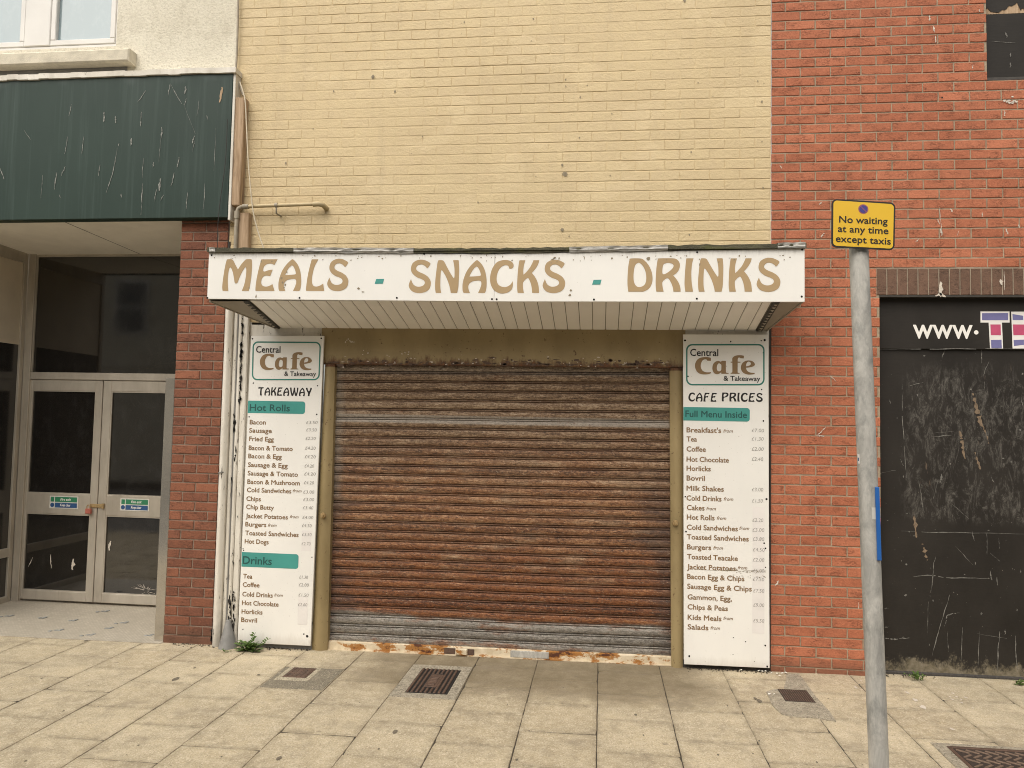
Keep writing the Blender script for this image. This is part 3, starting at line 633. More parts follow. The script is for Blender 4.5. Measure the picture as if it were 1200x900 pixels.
# splash marks trodden into the right of the paving
sm = MB()
for px, py, r in [(1010, 791, 2.2), (1063, 812, 2.6), (1073, 821, 3.2), (1081, 829, 3.6), (1082, 828, 2), (1117, 813, 2), (1113, 817, 1.4), (1121, 817, 1.6), (1132, 818, 1.8), (1126, 820, 1.2), (1116, 820, 1.6), (1127, 824, 1.6), (1116, 855, 2.2), (1140, 830, 1.2), (1003, 806, 2.2), (1009, 798, 1.2), (1046, 786, 2)]:
    c = G(px, py) + np.array([0, 0, .0032]); blob(sm, c, r * .0048, r * .009, 11, .4, EX, np.array([0, 1., 0]))
link_each('splash_stain', sm, MT['drop'], pave)
sm = MB()
for px, py, r in [(101, 751, 3), (206, 796, 5), (228, 783, 2), (303, 791, 2.4), (463, 858, 3.6), (327, 889, 3), (620, 857, 1), (885, 819, 3), (890, 822, 4), (745, 838, 2)] + [(random.uniform(10, 1190), random.uniform(790, 898), random.uniform(.6, 1.7)) for _ in range(38)]:
    c = G(px, py) + np.array([0, 0, .0030]); blob(sm, c, r * .0042, r * .008, 12, .2, EX, np.array([0, 1., 0]))
link_each('gum_stain', sm, MT['gum'], pave)

# ================================================================== VACANT SHOP ON THE LEFT
DY = 1.09
shop = thing('vacant_shop', 'cream rendered shop with dark green fascia over a recessed glass entrance', 'shop', (-4.6, 0, gz(-4.6)))
XR = P(277.5, 40)[0]; ztop = 7.4
zf = P(150, 90)[2]
wl, wz = P(137.5, 20)[0], P(60, 57)[2]
m = MB()
m.slab([(wl, 0, zf - .1), (XR, 0, zf - .1), (XR, 0, ztop), (wl, 0, ztop)], (0, .3, 0))
m.slab([(-9, 0, zf - .1), (wl, 0, zf - .1), (wl, 0, wz), (-9, 0, wz)], (0, .3, 0))
link('rendered_wall', m, MT['render'], shop)
# window in the upper wall
m = MB(); zt = ztop
yw = .05
wr0 = P(143, 30, yw)[0]
def fr(mb, x0, x1, z0, z1, y=yw, d=.06, b=.006): mb.slab([(x0, y, z0), (x1, y, z0), (x1, y, z1), (x0, y, z1)], (0, d, 0), b)
xm0, xm1 = P(30, 30, yw)[0], P(60, 30, yw)[0]
fr(m, -6.9, wl, wz, wz + .05); fr(m, wl - .045, wl, wz + .05, zt); fr(m, xm0, xm1, wz + .05, zt, yw - .012)
fr(m, -6.9, -6.8, wz + .05, zt)
wf = link('window', m, MT['upvc'], shop)
m = MB(); fr(m, xm1, wl - .045, wz + .05, wz + .10, yw - .006); fr(m, xm1, xm1 + .05, wz + .10, zt, yw - .006); fr(m, wl - .095, wl - .045, wz + .10, zt, yw - .006)
fr(m, -6.8, xm0, wz + .05, wz + .10, yw - .006); fr(m, xm0 - .05, xm0, wz + .10, zt, yw - .006)
link('casement', m, MT['upvc'], wf)
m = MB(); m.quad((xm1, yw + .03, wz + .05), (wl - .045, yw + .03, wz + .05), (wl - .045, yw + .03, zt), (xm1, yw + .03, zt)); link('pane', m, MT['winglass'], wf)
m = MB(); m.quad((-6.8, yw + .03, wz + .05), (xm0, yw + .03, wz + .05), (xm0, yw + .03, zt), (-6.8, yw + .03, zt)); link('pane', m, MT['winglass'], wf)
sx1 = P(151, 60, -.11)[0]; sz1, sz0 = P(100, 58, -.11)[2], P(100, 73, -.11)[2]
m = MB(); m.slab([(-7, -.11, sz0), (sx1, -.11, sz0), (sx1, -.11, sz1), (-7, -.11, sz1)], (0, .15, 0), .012); link('sill', m, MT['sill'], wf)
m = MB(); m.slab([(-7, -.012, zf - .08), (sx1 - .08, -.012, zf - .08), (sx1 - .08, -.012, sz0 - .003), (-7, -.012, sz0 - .003)], (0, .01, 0)); link('lead_apron', m, MT['lead'], shop)
# fascia board with its flashing strip
YF = -.10
a, b, c, d = P(0, 259.5, YF), P(268, 253, YF), P(272, 84, YF), P(0, 97, YF)
fx1 = (b[0] + c[0]) / 2; fz0 = (a[2] + b[2]) / 2; fz1 = (c[2] + d[2]) / 2
m = MB(); m.slab([(-9, YF, fz0), (fx1, YF, fz0), (fx1, YF, fz1), (-9, YF, fz1)], (0, .095, 0), .004); fas = link('fascia', m, MT['green'], shop)
m = MB()
xs = [-9 + (fx1 + .03 + 9) * i / 60 for i in range(61)]
for p, q in zip(xs, xs[1:]):
    j = random.uniform(-.004, .004); m.slab([(p, YF - .02, fz1 + j), (q, YF - .02, fz1 + j), (q, YF - .02, fz1 + .045 + j), (p, YF - .02, fz1 + .045 + j)], (0, .14, 0))
link('flashing_strip', m, MT['peelold'], fas)
m = MB(); m.slab([(fx1 + .001, YF + .004, fz0 - .02), (fx1 + .022, YF + .004, fz0 - .02), (fx1 + .022, YF + .004, fz1), (fx1 + .001, YF + .004, fz1)], (0, .09, 0), .002); link('end_strip', m, MT['peelold'], fas)
m = MB()
for pts, w in [([(122, 131), (122, 143)], 3.4), ([(135, 136), (136, 144)], 3), ([(154, 162), (153, 171)], 3), ([(166, 131), (165, 148)], 2.2), ([(190, 149), (189, 162)], 3), ([(189, 160), (186, 190)], 1.0), ([(199, 99), (197, 112)], 2.4), ([(218, 101), (217, 110)], 3.4), ([(218, 115), (216, 123)], 1.6),
    ([(228, 159), (226, 168)], 2.6), ([(228, 165), (226, 178)], 1.0), ([(210, 184), (208, 196)], 2.4), ([(204, 202), (201, 218)], 2.2), ([(188, 209), (186, 224)], 4), ([(183, 222), (181, 236)], 2), ([(192, 228), (188, 235)], 1.8), ([(168, 185), (167, 208)], 1.2), ([(167, 215), (165, 252)], 1.6), ([(137, 173), (133, 200), (124, 226)], 1.6), ([(140, 168), (139, 171)], 2),
    ([(142, 227), (142, 232)], 1.8), ([(77, 195), (73, 202)], 2), ([(74, 200), (72, 206)], 1.4), ([(66, 202), (64, 222)], 2.2), ([(70, 228), (71, 232)], 1.4), ([(28, 152), (36, 164)], 1.2), ([(0, 197), (5, 210)], 2.2), ([(84, 122), (81, 136)], 1.3), ([(117, 193), (115, 206)], 1.6), ([(200, 98), (213, 122)], 1.2), ([(215, 122), (229, 157)], .7), ([(242, 135), (243, 140)], 1.6), ([(233, 118), (231, 136)], 1.0), ([(240, 215), (238, 245)], 1.1), ([(180, 190), (179, 196)], 1.6), ([(98, 160), (96, 180)], 1.2), ([(50, 205), (48, 232)], .9), ([(171, 106), (161, 120)], 1.2), ([(220, 225), (218, 245)], 1.4), ([(79, 160), (76, 180)], 1.4), ([(253, 150), (251, 200)], .7)]:
    ribbon(m, pts, w * .62, YF - .003, .45)
link_each('scratch_stain', m, MT['fasmark'], fas)
m = MB(); ribbon(m, [(260, 102), (258, 120)], 4, YF - .003); link('bare_patch', m, MT['wood'], fas)
# brick pier
px0, px1 = P(208.5, 257)[0] * .5 + P(198, 745)[0] * .5, P(268.5, 290)[0] * .5 + P(247, 745)[0] * .5
m, mo = MB(), MB(); z0p = gz(-3.3) - .01
bricks(m, mo, px0, px1, z0p + .07, fz0 + .03, -.002, phase=px0, zphase=z0p, course=.0778, relief=.006)
mo.slab([(px0 + .002, .004, z0p), (px1 - .002, .004, z0p), (px1 - .002, .004, fz0 + .03), (px0 + .002, .004, fz0 + .03)], (0, .3, 0))
pier = link('brick_pier', m, MT['pier'], shop); link('mortar', mo, MT['pmortar'], pier)
m = MB(); m.slab([(px0 - .004, -.012, z0p - .02), (px1 + .004, -.012, z0p - .02), (px1 + .004, -.012, z0p + .068), (px0 - .004, -.012, z0p + .068)], (0, .05, 0), .006); link('pier_plinth', m, MT['pier'], pier)
# steel cladding on the entrance edge of the pier
sx0 = P(185, 752, .0)[0]; sx0 = px0 - .085
m = MB(); sz = P(204, 443)[2]; m.slab([(sx0, -.006, z0p - .01), (px0 - .002, -.006, z0p - .01), (px0 - .002, -.006, sz), (sx0, -.006, sz)], (0, .25, 0), .004); link('steel_cladding', m, MT['steel'], shop)
# porch ceiling
X0 = P(14, 705, DY)[0]
zc = (P(42, 299.5, DY)[2] + P(205, 296.5, DY)[2]) / 2
m = MB(); zfr = fz0 + .004
m.quad((X0 - .6, -.005, zfr), (px1, -.005, zfr), (px1, DY + .02, zc), (X0 - .6, DY + .02, zc)); link('porch_ceiling', m, MT['porch'], shop)
m = MB(); m.box(-5.18, -5.172, .04, DY, zc - .004, zc + .01)
m2 = MB()
def ceil_z(y): return zfr + (zc - zfr) * (y + .005) / (DY + .025) - .002
for xa in (-4.62,): m2.quad((xa, 0, ceil_z(0)), (xa + .008, 0, ceil_z(0)), (xa + .008, DY, ceil_z(DY)), (xa, DY, ceil_z(DY)))
link('ceiling_joint', m2, MT['hole'], shop)
# aluminium screen and doors at the back of the porch
ZF = .045 + gz(-4.8)       # porch floor
def pz(px, py): return P(px, py, DY)[2]
def pxx(px, py): return P(px, py, DY)[0]
xa = X0 + .015
xL, xC, xRt = pxx(33, 446), (pxx(120, 446) + pxx(110, 700)) / 2, px0 + .05
fl0 = G(110, 710)[2]
ztr0, ztr1 = pz(118, 445.5), pz(118, 437); zh = pz(118, 300.5)
def bar(mb, x0, x1, z0, z1, y=DY, d=.05, b=.004): mb.slab([(x0, y, z0), (x1, y, z0), (x1, y, z1), (x0, y, z1)], (0, d, 0), b)
m = MB(); gx0 = pxx(41, 350)
bar(m, X0, X0 + .075, fl0, zc + .01, DY - .02); bar(m, X0 + .080, gx0, ztr1, zh); bar(m, X0 + .075, xRt + .6, zh, zc + .01); bar(m, X0 + .075, xRt + .6, ztr0, ztr1, DY - .012)
bar(m, X0 + .078, xL, fl0, ztr0)
link('entrance_frame', m, MT['alu'], shop)
m = MB(); m.quad((gx0, DY + .02, ztr1), (xRt + .6, DY + .02, ztr1), (xRt + .6, DY + .02, zh), (gx0, DY + .02, zh)); link('fanlight_pane', m, MT['glass'], shop)
def leaf(x0, x1, gl, gr):
    m = MB(); b0, b1, c0, c1, t1 = pz(110, 706), pz(100, 694.5), pz(100, 603.5), pz(100, 579.5), pz(100, 458.3)
    bar(m, x0, gl, b0, ztr0 - .004); bar(m, gr, x1, b0, ztr0 - .004)
    bar(m, gl, gr, b0, b1); bar(m, gl, gr, c0, c1); bar(m, gl, gr, t1, ztr0 - .004)
    d = link('door', m, MT['alu'], shop)
    for p, q in ((b1, c0), (c1, t1)):
        k = MB(); k.quad((gl, DY + .018, p), (gr, DY + .018, p), (gr, DY + .018, q), (gl, DY + .018, q)); link('pane', k, MT['glass'], d)
        k = MB(); w = .009
        for A in ((gl, gl + w, p, q), (gr - w, gr, p, q), (gl + w, gr - w, p, p + w), (gl + w, gr - w, q - w, q)): k.box(A[0], A[1], DY + .004, DY + .016, A[2], A[3])
        link_each('glazing_bead', k, MT['alu'], d)
    return d, (c0, c1)
gl1, gr1 = (pxx(39.3, 458) + pxx(24, 690)) / 2, (pxx(113, 458) + pxx(100, 694)) / 2
gl2, gr2 = (pxx(131.7, 458) + pxx(118.3, 697)) / 2, (pxx(196.7, 459) + pxx(185, 698)) / 2
d1, rail = leaf(xL + .004, xC - .004, gl1, gr1); d2, _ = leaf(xC + .004, gr2 + .10, gl2, gr2)
m = MB(); ribbon(m, [(87, 655), (85, 668)], 4.5, DY + .015); ribbon(m, [(59, 650), (60, 666)], 1.4, DY + .015); ribbon(m, [(38, 653), (33, 664)], 1.2, DY + .015); link_each('paint_splash_stain', m, MT['drop'], d1)
m = MB(); ribbon(m, [(130, 634), (128, 645)], 4, DY + .015)
for k in range(15):
    an = random.uniform(.1, pi - .1) if k < 10 else random.uniform(0, 2*pi); L = random.uniform(3, 13)
    ribbon(m, [(171 + 2*cos(an), 692 - 2*sin(an)), (171 + L*cos(an) * 1.4, 692 - L*sin(an) * .75)], .45, DY + .015)
stuff_part(link('glass_crack', m, MT['drop'], d2))
# side screen of the porch (faces right)
m = MB(); Ys0, Ys1 = -.02, DY - .022
def sbar(mb, y0, y1, z0, z1, x=X0 - .001, d=.04): mb.slab([(x, y1, z0), (x, y0, z0), (x, y0, z1), (x, y1, z1)], (-d, 0, 0), .003)
def sidez(px, py): return PX(px, py, X0)[2]
zs0, zs1, zs2 = sidez(4, 654), sidez(4, 646), sidez(10, 402); zcs = zc
sbar(m, Ys1 - .05, Ys1, fl0, zc + .15); sbar(m, Ys0, Ys1 - .05, zs0, zs1 + .02); sbar(m, Ys0, Ys1 - .05, fl0, fl0 + .06); sbar(m, Ys0, Ys1 - .05, zc - .10, zc + .15); sbar(m, Ys0 - .05, Ys0, fl0, zc + .15)
sc = link('side_screen', m, MT['alu'], shop)
m = MB(); X1 = X0 - .022
for p, q in ((fl0 + .06, zs0), (zs1 + .02, zs2)): m.quad((X1, Ys1 - .05, p), (X1, Ys0, p), (X1, Ys0, q), (X1, Ys1 - .05, q))
link('pane', m, MT['sideglass'], sc)
m = MB(); m.quad((X1 + .004, Ys1 - .05, zs2), (X1 + .004, Ys0, zs2), (X1 + .004, Ys0, zc - .10), (X1 + .004, Ys1 - .05, zc - .10)); link('panel', m, MT['creampanel'], sc)
m = MB(); m.slab([(-9, -.004, -.1), (X0 - .05, -.004, -.1), (X0 - .05, -.004, fz0 + .02), (-9, -.004, fz0 + .02)], (0, .05, 0)); link('shop_window_pane', m, MT['sideglass'], shop)
m = MB(); m.quad((-9, DY + .4, -.2), (px0 + .6, DY + .4, -.2), (px0 + .6, DY + .4, 3.8), (-9, DY + .4, 3.8)); m.quad((px0 + .01, .2, -.2), (px0 + .01, DY + .4, -.2), (px0 + .01, DY + .4, 3.8), (px0 + .01, .2, 3.8)); link('inner_wall', m, MT['creampanel'], shop)
# porch floor
m = MB(); fe = -.055
m.slab([(X0 - .1, fe, gz(-5.8) + .004), (px0 - .0, fe, gz(-3.5) + .004), (px0 - .0, DY + .4, fl0 + .004), (X0 - .1, DY + .4, fl0 + .004)], (0, 0, -.03)); pf = struct('porch_floor', m, MT['mosaic'])
m = MB()
for px, py in [(63, 738.5), (122, 736), (169, 744.5), (140, 729.5), (118, 716), (44, 724), (5, 722), (80, 727), (100, 744)]:
    c = G(px, py, .008); c[2] = gz(c[0]) + .0085 + max(0, (c[1] + .055)) * 0.0
    t = (c[1] - fe) / (DY + .4 - fe); c[2] = (gz(c[0]) + .004) * (1 - t) + (fl0 + .004) * t + .0035
    for dx, dy in ((0, 0), (.032, 0), (.032, .032), (-.032, -.032), (0, .064))[:random.choice((3, 4, 5))]:
        m.box(c[0] + dx, c[0] + dx + .025, c[1] + dy, c[1] + dy + .025, c[2] - .004, c[2] + .0006)
link('dark_tile', m, MT['mosaicblue'], pf)
# safety stickers, hasp and padlock on the doors
def sticker(x0, y0, x1, y1, label):
    c = P((x0 + x1) / 2, y1, DY - .003); t = thing('fire_exit_sticker', label, 'sticker', c, 'fire exit stickers on the doors')
    Y = DY - .004; a, b = P(x0, y1, Y), P(x1, y0, Y); W, H = b[0] - a[0], b[2] - a[2]
    m = MB(); m.slab([(a[0], Y, a[2]), (b[0], Y, a[2]), (b[0], Y, b[2]), (a[0], Y, b[2])], (0, .003, 0)); link('backing', m, MT['sticker'], t)
    for mat, f0, f1, s in (('safegreen', .53, .93, 'Fire exit'), ('safeblue', .08, .46, 'Keep clear')):
        m = MB(); m.box(a[0] + W * .19, b[0] - W * .04, Y - .0012, Y - .0004, a[2] + H * f0, a[2] + H * f1); pn = link('colour_band', m, MT[mat], t)
        m = MB(); put_text(m, s, (a[0] + W * .38, Y - .0018, a[2] + H * (f0 + .11)), W * .36, H * .2, bold=.04, shear=.2); link('lettering', m, MT['whiteink'], pn)
    m = MB(); m.box(a[0] + W * .04, a[0] + W * .16, Y - .0012, Y - .0004, a[2] + H * .54, a[2] + H * .92); link('exit_symbol', m, MT['safegreen'], t)
    m = MB(); m.disc((a[0] + W * .1, Y - .0004, a[2] + H * .27), H * .18, 'y', 14, .0008); link('warning_symbol', m, MT['safeblue'], t)
sticker(57.7, 582, 92, 595.5, 'small green and blue fire exit sticker left of the padlock')
sticker(140.5, 585, 175, 598.2, 'small green and blue fire exit sticker right of the padlock')
a, b = P(105, 595.3, DY - .012), P(121.3, 590.3, DY - .012); hz = (a[2] + b[2]) / 2
m = MB(); m.slab([(a[0], DY - .012, hz - .018), (b[0], DY - .012, hz - .018), (b[0], DY - .012, hz + .018), (a[0], DY - .012, hz + .018)], (0, .010, 0), .003); m.box(b[0] - .018, b[0] + .006, DY - .02, DY - .003, hz - .024, hz + .024); link('hasp', m, MT['brass'], d2)
c = P(103.3, 602, DY - .03); t = thing('padlock', 'small faded red padlock hanging from the brass hasp between the glass doors', 'padlock', c)
m = MB(); m.slab([(c[0] - .028, c[1] - .012, c[2]), (c[0] + .028, c[1] - .012, c[2]), (c[0] + .028, c[1] - .012, c[2] + .05), (c[0] - .028, c[1] - .012, c[2] + .05)], (0, .024, 0), .005); link('lock_body', m, MT['padred'], t)
m = MB(); m.tube([(c[0] - .017, c[1], c[2] + .045), (c[0] - .017, c[1], c[2] + .07), (c[0] - .01, c[1], c[2] + .085), (c[0] + .01, c[1], c[2] + .085), (c[0] + .017, c[1], c[2] + .07), (c[0] + .017, c[1], c[2] + .045)], .005, 8); link('shackle', m, MT['brass'], t)

# ================================================================== CAFE BUILDING
cafe = thing('cafe_building', 'cream painted brick building with a rusty closed roller shutter', 'building', (-.9, 0, 0))
YX0, YX1 = -3.12, P(903.5, 150)[0]
m, mo = MB(), MB()
zq = P(690, 190 + 510 / 5.4545)[2]
bricks(m, mo, YX0, YX1, 2.62, 7.4, 0, course=.0812, length=.230, joint=.0085, jv=.0035, relief=.0036, bev=.0030, jit=.0014, pj=.0006, phase=P(480 + 253 / 5.4545, 230)[0], zphase=zq - 12 * .0812)
w = link('painted_brick_wall', m, MT['yellow'], cafe); link('mortar', mo, MT['ymortar'], w)
m = MB()
for px, py, r in [(437, 90, 2.6), (463, 107, 2), (391, 107, 1.4), (335, 191, 1.8), (367, 151, 1.3), (495, 160, 1.2), (662, 204, 4.4), (659, 193, 2), (659, 269, 2.8), (663, 101, 1.4), (663, 93, 1.6), (680, 114, 1.5), (679, 161, 1.4), (688, 100, 1.2), (717, 133, 1.2), (715, 206, 1.2), (810, 178, 1.4), (893, 119, 1.6), (888, 95, 1.4), (818, 97, 1.2), (808, 275, 1.3), (893, 166, 1), (544, 26, 1.4), (625, 22, 1.4), (623, 48, .9), (560, 237, 1.3), (520, 70, .8), (802, 0, 3), (628, 207, 1), (667, 277, 1.2), (894, 220, 1.4)]:
    blob(m, P(px, py, -.0065), r * .0042, r * .0058, 8, .4)
stuff_part(link('stain_spot', m, MT['holesoft'], w))
# shopfront backing: header, white side fascias, frame
zh0, zh1 = P(590, 429)[2], 2.64
hx0, hx1 = P(380, 400)[0] - .02, P(800, 400)[0] + .02
m = MB(); m.slab([(hx0, -.012, zh0), (hx1, -.012, zh0), (hx1, -.012, zh1), (hx0, -.012, zh1)], (0, .06, 0), .004); hd = link('header_panel', m, MT['mustard'], cafe)
m = MB()
for k in range(60):
    px = random.uniform(400, 785); blob(m, P(px, random.gauss(424, 4), -.0145), random.uniform(.003, .012), random.uniform(.002, .005), 7, .5)
for px, py in ((408, 400), (428, 413), (475, 414), (412, 399)):
    for k in range(5): blob(m, P(px + random.uniform(-4, 4), py + random.uniform(-3, 3), -.0145), .006, .005, 7, .6)
stuff_part(link('flaked_paint_speck', m, MT['drop'], hd))
m = MB()
for k in range(110):
    px = random.uniform(392, 790); blob(m, P(px, 428 - abs(random.gauss(0, 3.5)), -.0135), random.uniform(.006, .03), random.uniform(.003, .010), 8, .5)
stuff_part(link('rust_stain', m, MT['iron'], hd))
def jamb(tx0, tx1, bx0, bx1, yb):
    m = MB(); a, b, c, d = P(bx0, yb, -.02), P(bx1, yb, -.02), P(tx1, 428, -.02), P(tx0, 428, -.02)
    for q, g in ((a, 0), (b, 0)): q[2] = gz(q[0]) - .0
    c[2] = d[2] = zh0 - .002; n = 7; L = []
    for lo, hi in ((a, b), (d, c)):
        L.append([lo + (hi - lo) * i / (n - 1) + np.array([0, -.028 * sin(pi * i / (n - 1)) + .012, 0]) for i in range(n)])
    m.add(L[0] + L[1], [(i, i+1, n+i+1, n+i) for i in range(n - 1)], True)
    m.quad(L[0][0] + np.array([0, .1, 0]), L[0][0], L[1][0], L[1][0] + np.array([0, .1, 0])); m.quad(L[0][-1], L[0][-1] + np.array([0, .1, 0]), L[1][-1] + np.array([0, .1, 0]), L[1][-1])
    return link('guide_rail', m, MT['mustard'], cafe)
jl = jamb(380.5, 392, 364.5, 383, 762); jr = jamb(785, 800.5, 787, 801, 780)
for j, (px, py) in ((jl, (378.5, 604)), (jr, (791.5, 613))):
    m = MB(); c = P(px, py, -.05); m.disc(c, .024, 'y', 14, .012); m.disc(c + np.array([0, -.012, 0]), .012, 'y', 8, .014); link('bolt', m, MT['brass'], j)
# roller shutter
YS = .045
sxa, sxb = P(383, 757, YS)[0] - .03, P(787, 775, YS)[0] + .03
rz0 = P(590, 769, YS)[2]; bz1 = P(590, 757, YS)[2]
LH = .0755; zst = .055; nl = int((zh0 + .03 - zst) / LH) + 1
m = MB(); nxs = 48; prof = []
for k in range(nl):
    z = zst + k * LH; sag = random.uniform(-.0015, .0015)
    for t, y_ in ((0, .009), (.022, .001), (.09, -.0045), (.20, -.0082), (.34, -.0108), (.48, -.0115), (.62, -.0102), (.73, -.0065), (.775, -.001), (.80, .004), (.84, -.0065), (.895, -.008), (.94, -.0055), (.975, .005)):
        prof.append((z + t * LH, y_ + sag))
rows = len(prof); vs = []
for i in range(nxs + 1):
    x = sxa + (sxb - sxa) * i / nxs; w1 = .0025 * sin(x * 2.1) + .0015 * sin(x * 5.3 + 1)
    dz = gz(x) - .0035 + .0016 * sin(x * 3.3)
    for z, y in prof: vs.append((x, YS + y + w1 * .6, z + dz))
m.add(vs, [(i*rows + j, (i+1)*rows + j, (i+1)*rows + j + 1, i*rows + j + 1) for i in range(nxs) for j in range(rows - 1)])
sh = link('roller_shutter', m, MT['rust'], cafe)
m = MB(); zl = .004
m.add([(sxa + .03, YS - .03, gz(sxa) + zl), (sxb - .03, YS - .03, gz(sxb) + zl), (sxb - .03, YS - .03, gz(sxb) + zst + .006), (sxa + .03, YS - .03, gz(sxa) + zst + .006), (sxa + .03, YS + .02, gz(sxa) + zl), (sxb - .03, YS + .02, gz(sxb) + zl), (sxb - .03, YS + .02, gz(sxb) + zst + .02), (sxa + .03, YS + .02, gz(sxa) + zst + .02)],
      [(0, 1, 2, 3), (3, 2, 6, 7), (0, 4, 5, 1), (0, 3, 7, 4), (1, 5, 6, 2)])
m.slab([(sxa + .03, YS - .045, gz(sxa) + .001), (sxb - .03, YS - .045, gz(sxb) + .001), (sxb - .03, YS - .045, gz(sxb) + .008), (sxa + .03, YS - .045, gz(sxa) + .008)], (0, .015, 0))
br = link('bottom_rail', m, MT['railpaint'], sh)
a = P(540.5, 768, YS - .05); zb = gz(a[0]) + .010
m = MB(); m.slab([(a[0] - .047, YS - .062, zb), (a[0] + .047, YS - .062, zb), (a[0] + .047, YS - .062, zb + .05), (a[0] - .047, YS - .062, zb + .05)], (0, .03, 0), .008); link('lock_plate', m, MT['railpaint'], br)
m = MB(); m.slab([(a[0] - .14, YS - .034, zb), (a[0] - .05, YS - .034, zb), (a[0] - .05, YS - .034, zb + .045), (a[0] - .14, YS - .034, zb + .045)], (0, .003, 0)); m.slab([(a[0] + .05, YS - .034, zb), (a[0] + .10, YS - .034, zb), (a[0] + .10, YS - .034, zb + .045), (a[0] + .05, YS - .034, zb + .045)], (0, .003, 0)); link_each('rust_stain', m, MT['iron'], br)
a, b = P(598, 770, YS - .04), P(643, 771, YS - .04)
m = MB(); m.slab([(a[0], YS - .038, gz(a[0]) + .010), (b[0], YS - .038, gz(b[0]) + .010), (b[0], YS - .038, gz(b[0]) + .060), (a[0], YS - .038, gz(a[0]) + .060)], (0, .006, 0), .002); link('patch_plate', m, MT['pole'], br)
# white strips and plinths behind the menu boards
m = MB()
lt0 = px1 + .012
m.slab([(-2.93, -.006, gz(-2.8) + .0), (hx0 + .008, -.006, gz(-2.3)), (hx0 + .008, -.006, 2.60), (-2.93, -.006, 2.60)], (0, .05, 0)); link('side_backing', m, MT['peelmore'], cafe)
m = MB(); m.slab([(hx1 - .008, -.006, gz(.6)), (YX1 - .012, -.006, gz(1.27)), (YX1 - .012, -.006, 2.60), (hx1 - .008, -.006, 2.60)], (0, .05, 0)); link('side_backing', m, MT['peelmore'], cafe)
m = MB(); m.slab([(-2.93, -.012, gz(-2.9) - .01), (hx0 + .005, -.012, gz(-2.3) - .01), (hx0 + .005, -.012, gz(-2.3) + .06), (-2.93, -.012, gz(-2.9) + .06)], (0, .005, 0)); link('plinth', m, MT['lead'], cafe)
m = MB(); m.slab([(hx1 - .005, -.012, gz(.6) - .01), (YX1 - .012, -.012, gz(1.27) - .01), (YX1 - .012, -.012, gz(1.27) + .06), (hx1 - .005, -.012, gz(.6) + .06)], (0, .005, 0)); link('plinth', m, MT['grime'], cafe)
# peeling timber mouldings left of the take-away board
def strip(name, x0, x1, y, mat, ztopv=2.66, bev=.008, rnd=False, parent=None):
    m = MB()
    if rnd:
        n = 9; A = [(x0 + (x1 - x0) * i / (n-1), y - .025 * sin(pi * i / (n-1)), gz(x0) - .005) for i in range(n)]; B = [(p[0], p[1], ztopv) for p in A]
        m.add(A + B, [(i, i+1, n+i+1, n+i) for i in range(n-1)], True); m.quad((x0, y + .04, gz(x0)), A[0], B[0], (x0, y + .04, ztopv)); m.quad(A[-1], (x1, y + .04, gz(x1)), (x1, y + .04, ztopv), B[-1])
    else: m.slab([(x0, y, gz(x0) - .005), (x1, y, gz(x1) - .005), (x1, y, ztopv), (x0, y, ztopv)], (0, .06, 0), bev)
    return link(name, m, mat, parent or cafe)
q0 = px1 + .004
strip('dark_edge_strip', q0, q0 + .022, -.012, MT['perf'], 3.3)
strip('moulding', q0 + .024, q0 + .088, -.05, MT['peel'], 2.75, rnd=True)
strip('flat_moulding', q0 + .090, q0 + .134, -.028, MT['lead'], 2.72); strip('flat_moulding', q0 + .0905, q0 + .125, -.032, MT['peel'], 2.72)
strip('edge_bead', q0 + .138, q0 + .168, -.042, MT['peelmore'], 2.70)
strip('flat_board', q0 + .171, -2.905, -.036, MT['peel'], 2.70)
eb = [o for o in bpy.data.objects if o.name == 'edge_bead'][0]; m = MB(); rg = random.Random(11)
for px, py0, py1, w_ in ((284.5, 372, 470, 2.6), (282, 430, 466, 1.4), (275.8, 485, 510, 1.6), (276, 525, 545, 1.8), (262.5, 490, 510, 1.4), (271, 560, 580, 1.0), (270, 690, 728, 1.6), (274.5, 690, 750, 2.2), (249, 735, 758, 2.6), (279, 600, 606, 1.4), (273.5, 640, 660, 1.0)):
    for k in range(int((py1 - py0) / 3.2)):
        py = py0 + (py1 - py0) * rg.random(); x = px - (py - py0) * .035 + rg.gauss(0, .7); blob(m, P(x, py, -.0445 if px < 280 else -.0445), w_ * .0062 * rg.uniform(.2, .7), rg.uniform(.006, .03), 9, .6)
stuff_part(link('bare_timber_stain', m, MT['hole'], eb))
strip('edge_strip', YX1 - .010, YX1 + .006, -.010, MT['perf'], 2.62)
m = MB(); c = P(257, 554, -.08); m.tube([c + np.array([-.018, .02, -.004]), c + np.array([0, -.004, 0]), c + np.array([.018, .0, .004]), c + np.array([.04, .035, .004])], .0045, 6); link('bracket_strap', m, MT['lead'], cafe)
# grey cone of flashing at the foot of the mouldings
cb0, cb1, ct = P(252, 763, -.13), P(272, 764, -.13), P(266, 727, -.07)
m = MB(); cx = (cb0[0] + cb1[0]) / 2; R0 = (cb1[0] - cb0[0]) / 2 + .004; n = 16; A = []; B = []
for k in range(n + 1):
    t = pi * k / n; A.append((cx - R0 * cos(t), -.055 - .085 * sin(t), gz(cx) - .004)); B.append((ct[0] - .018 * cos(t), -.045 - .016 * sin(t), ct[2]))
m.add(A + B, [(i, i+1, n+2+i, n+1+i) for i in range(n)], True); m.add(B, [tuple(reversed(range(n+1)))])
tag(link('flashing_cone', m, MT['lead'], None, (cx, -.08, gz(cx))), 'grey cone shaped metal flashing at the foot of the peeling white mouldings', 'flashing')

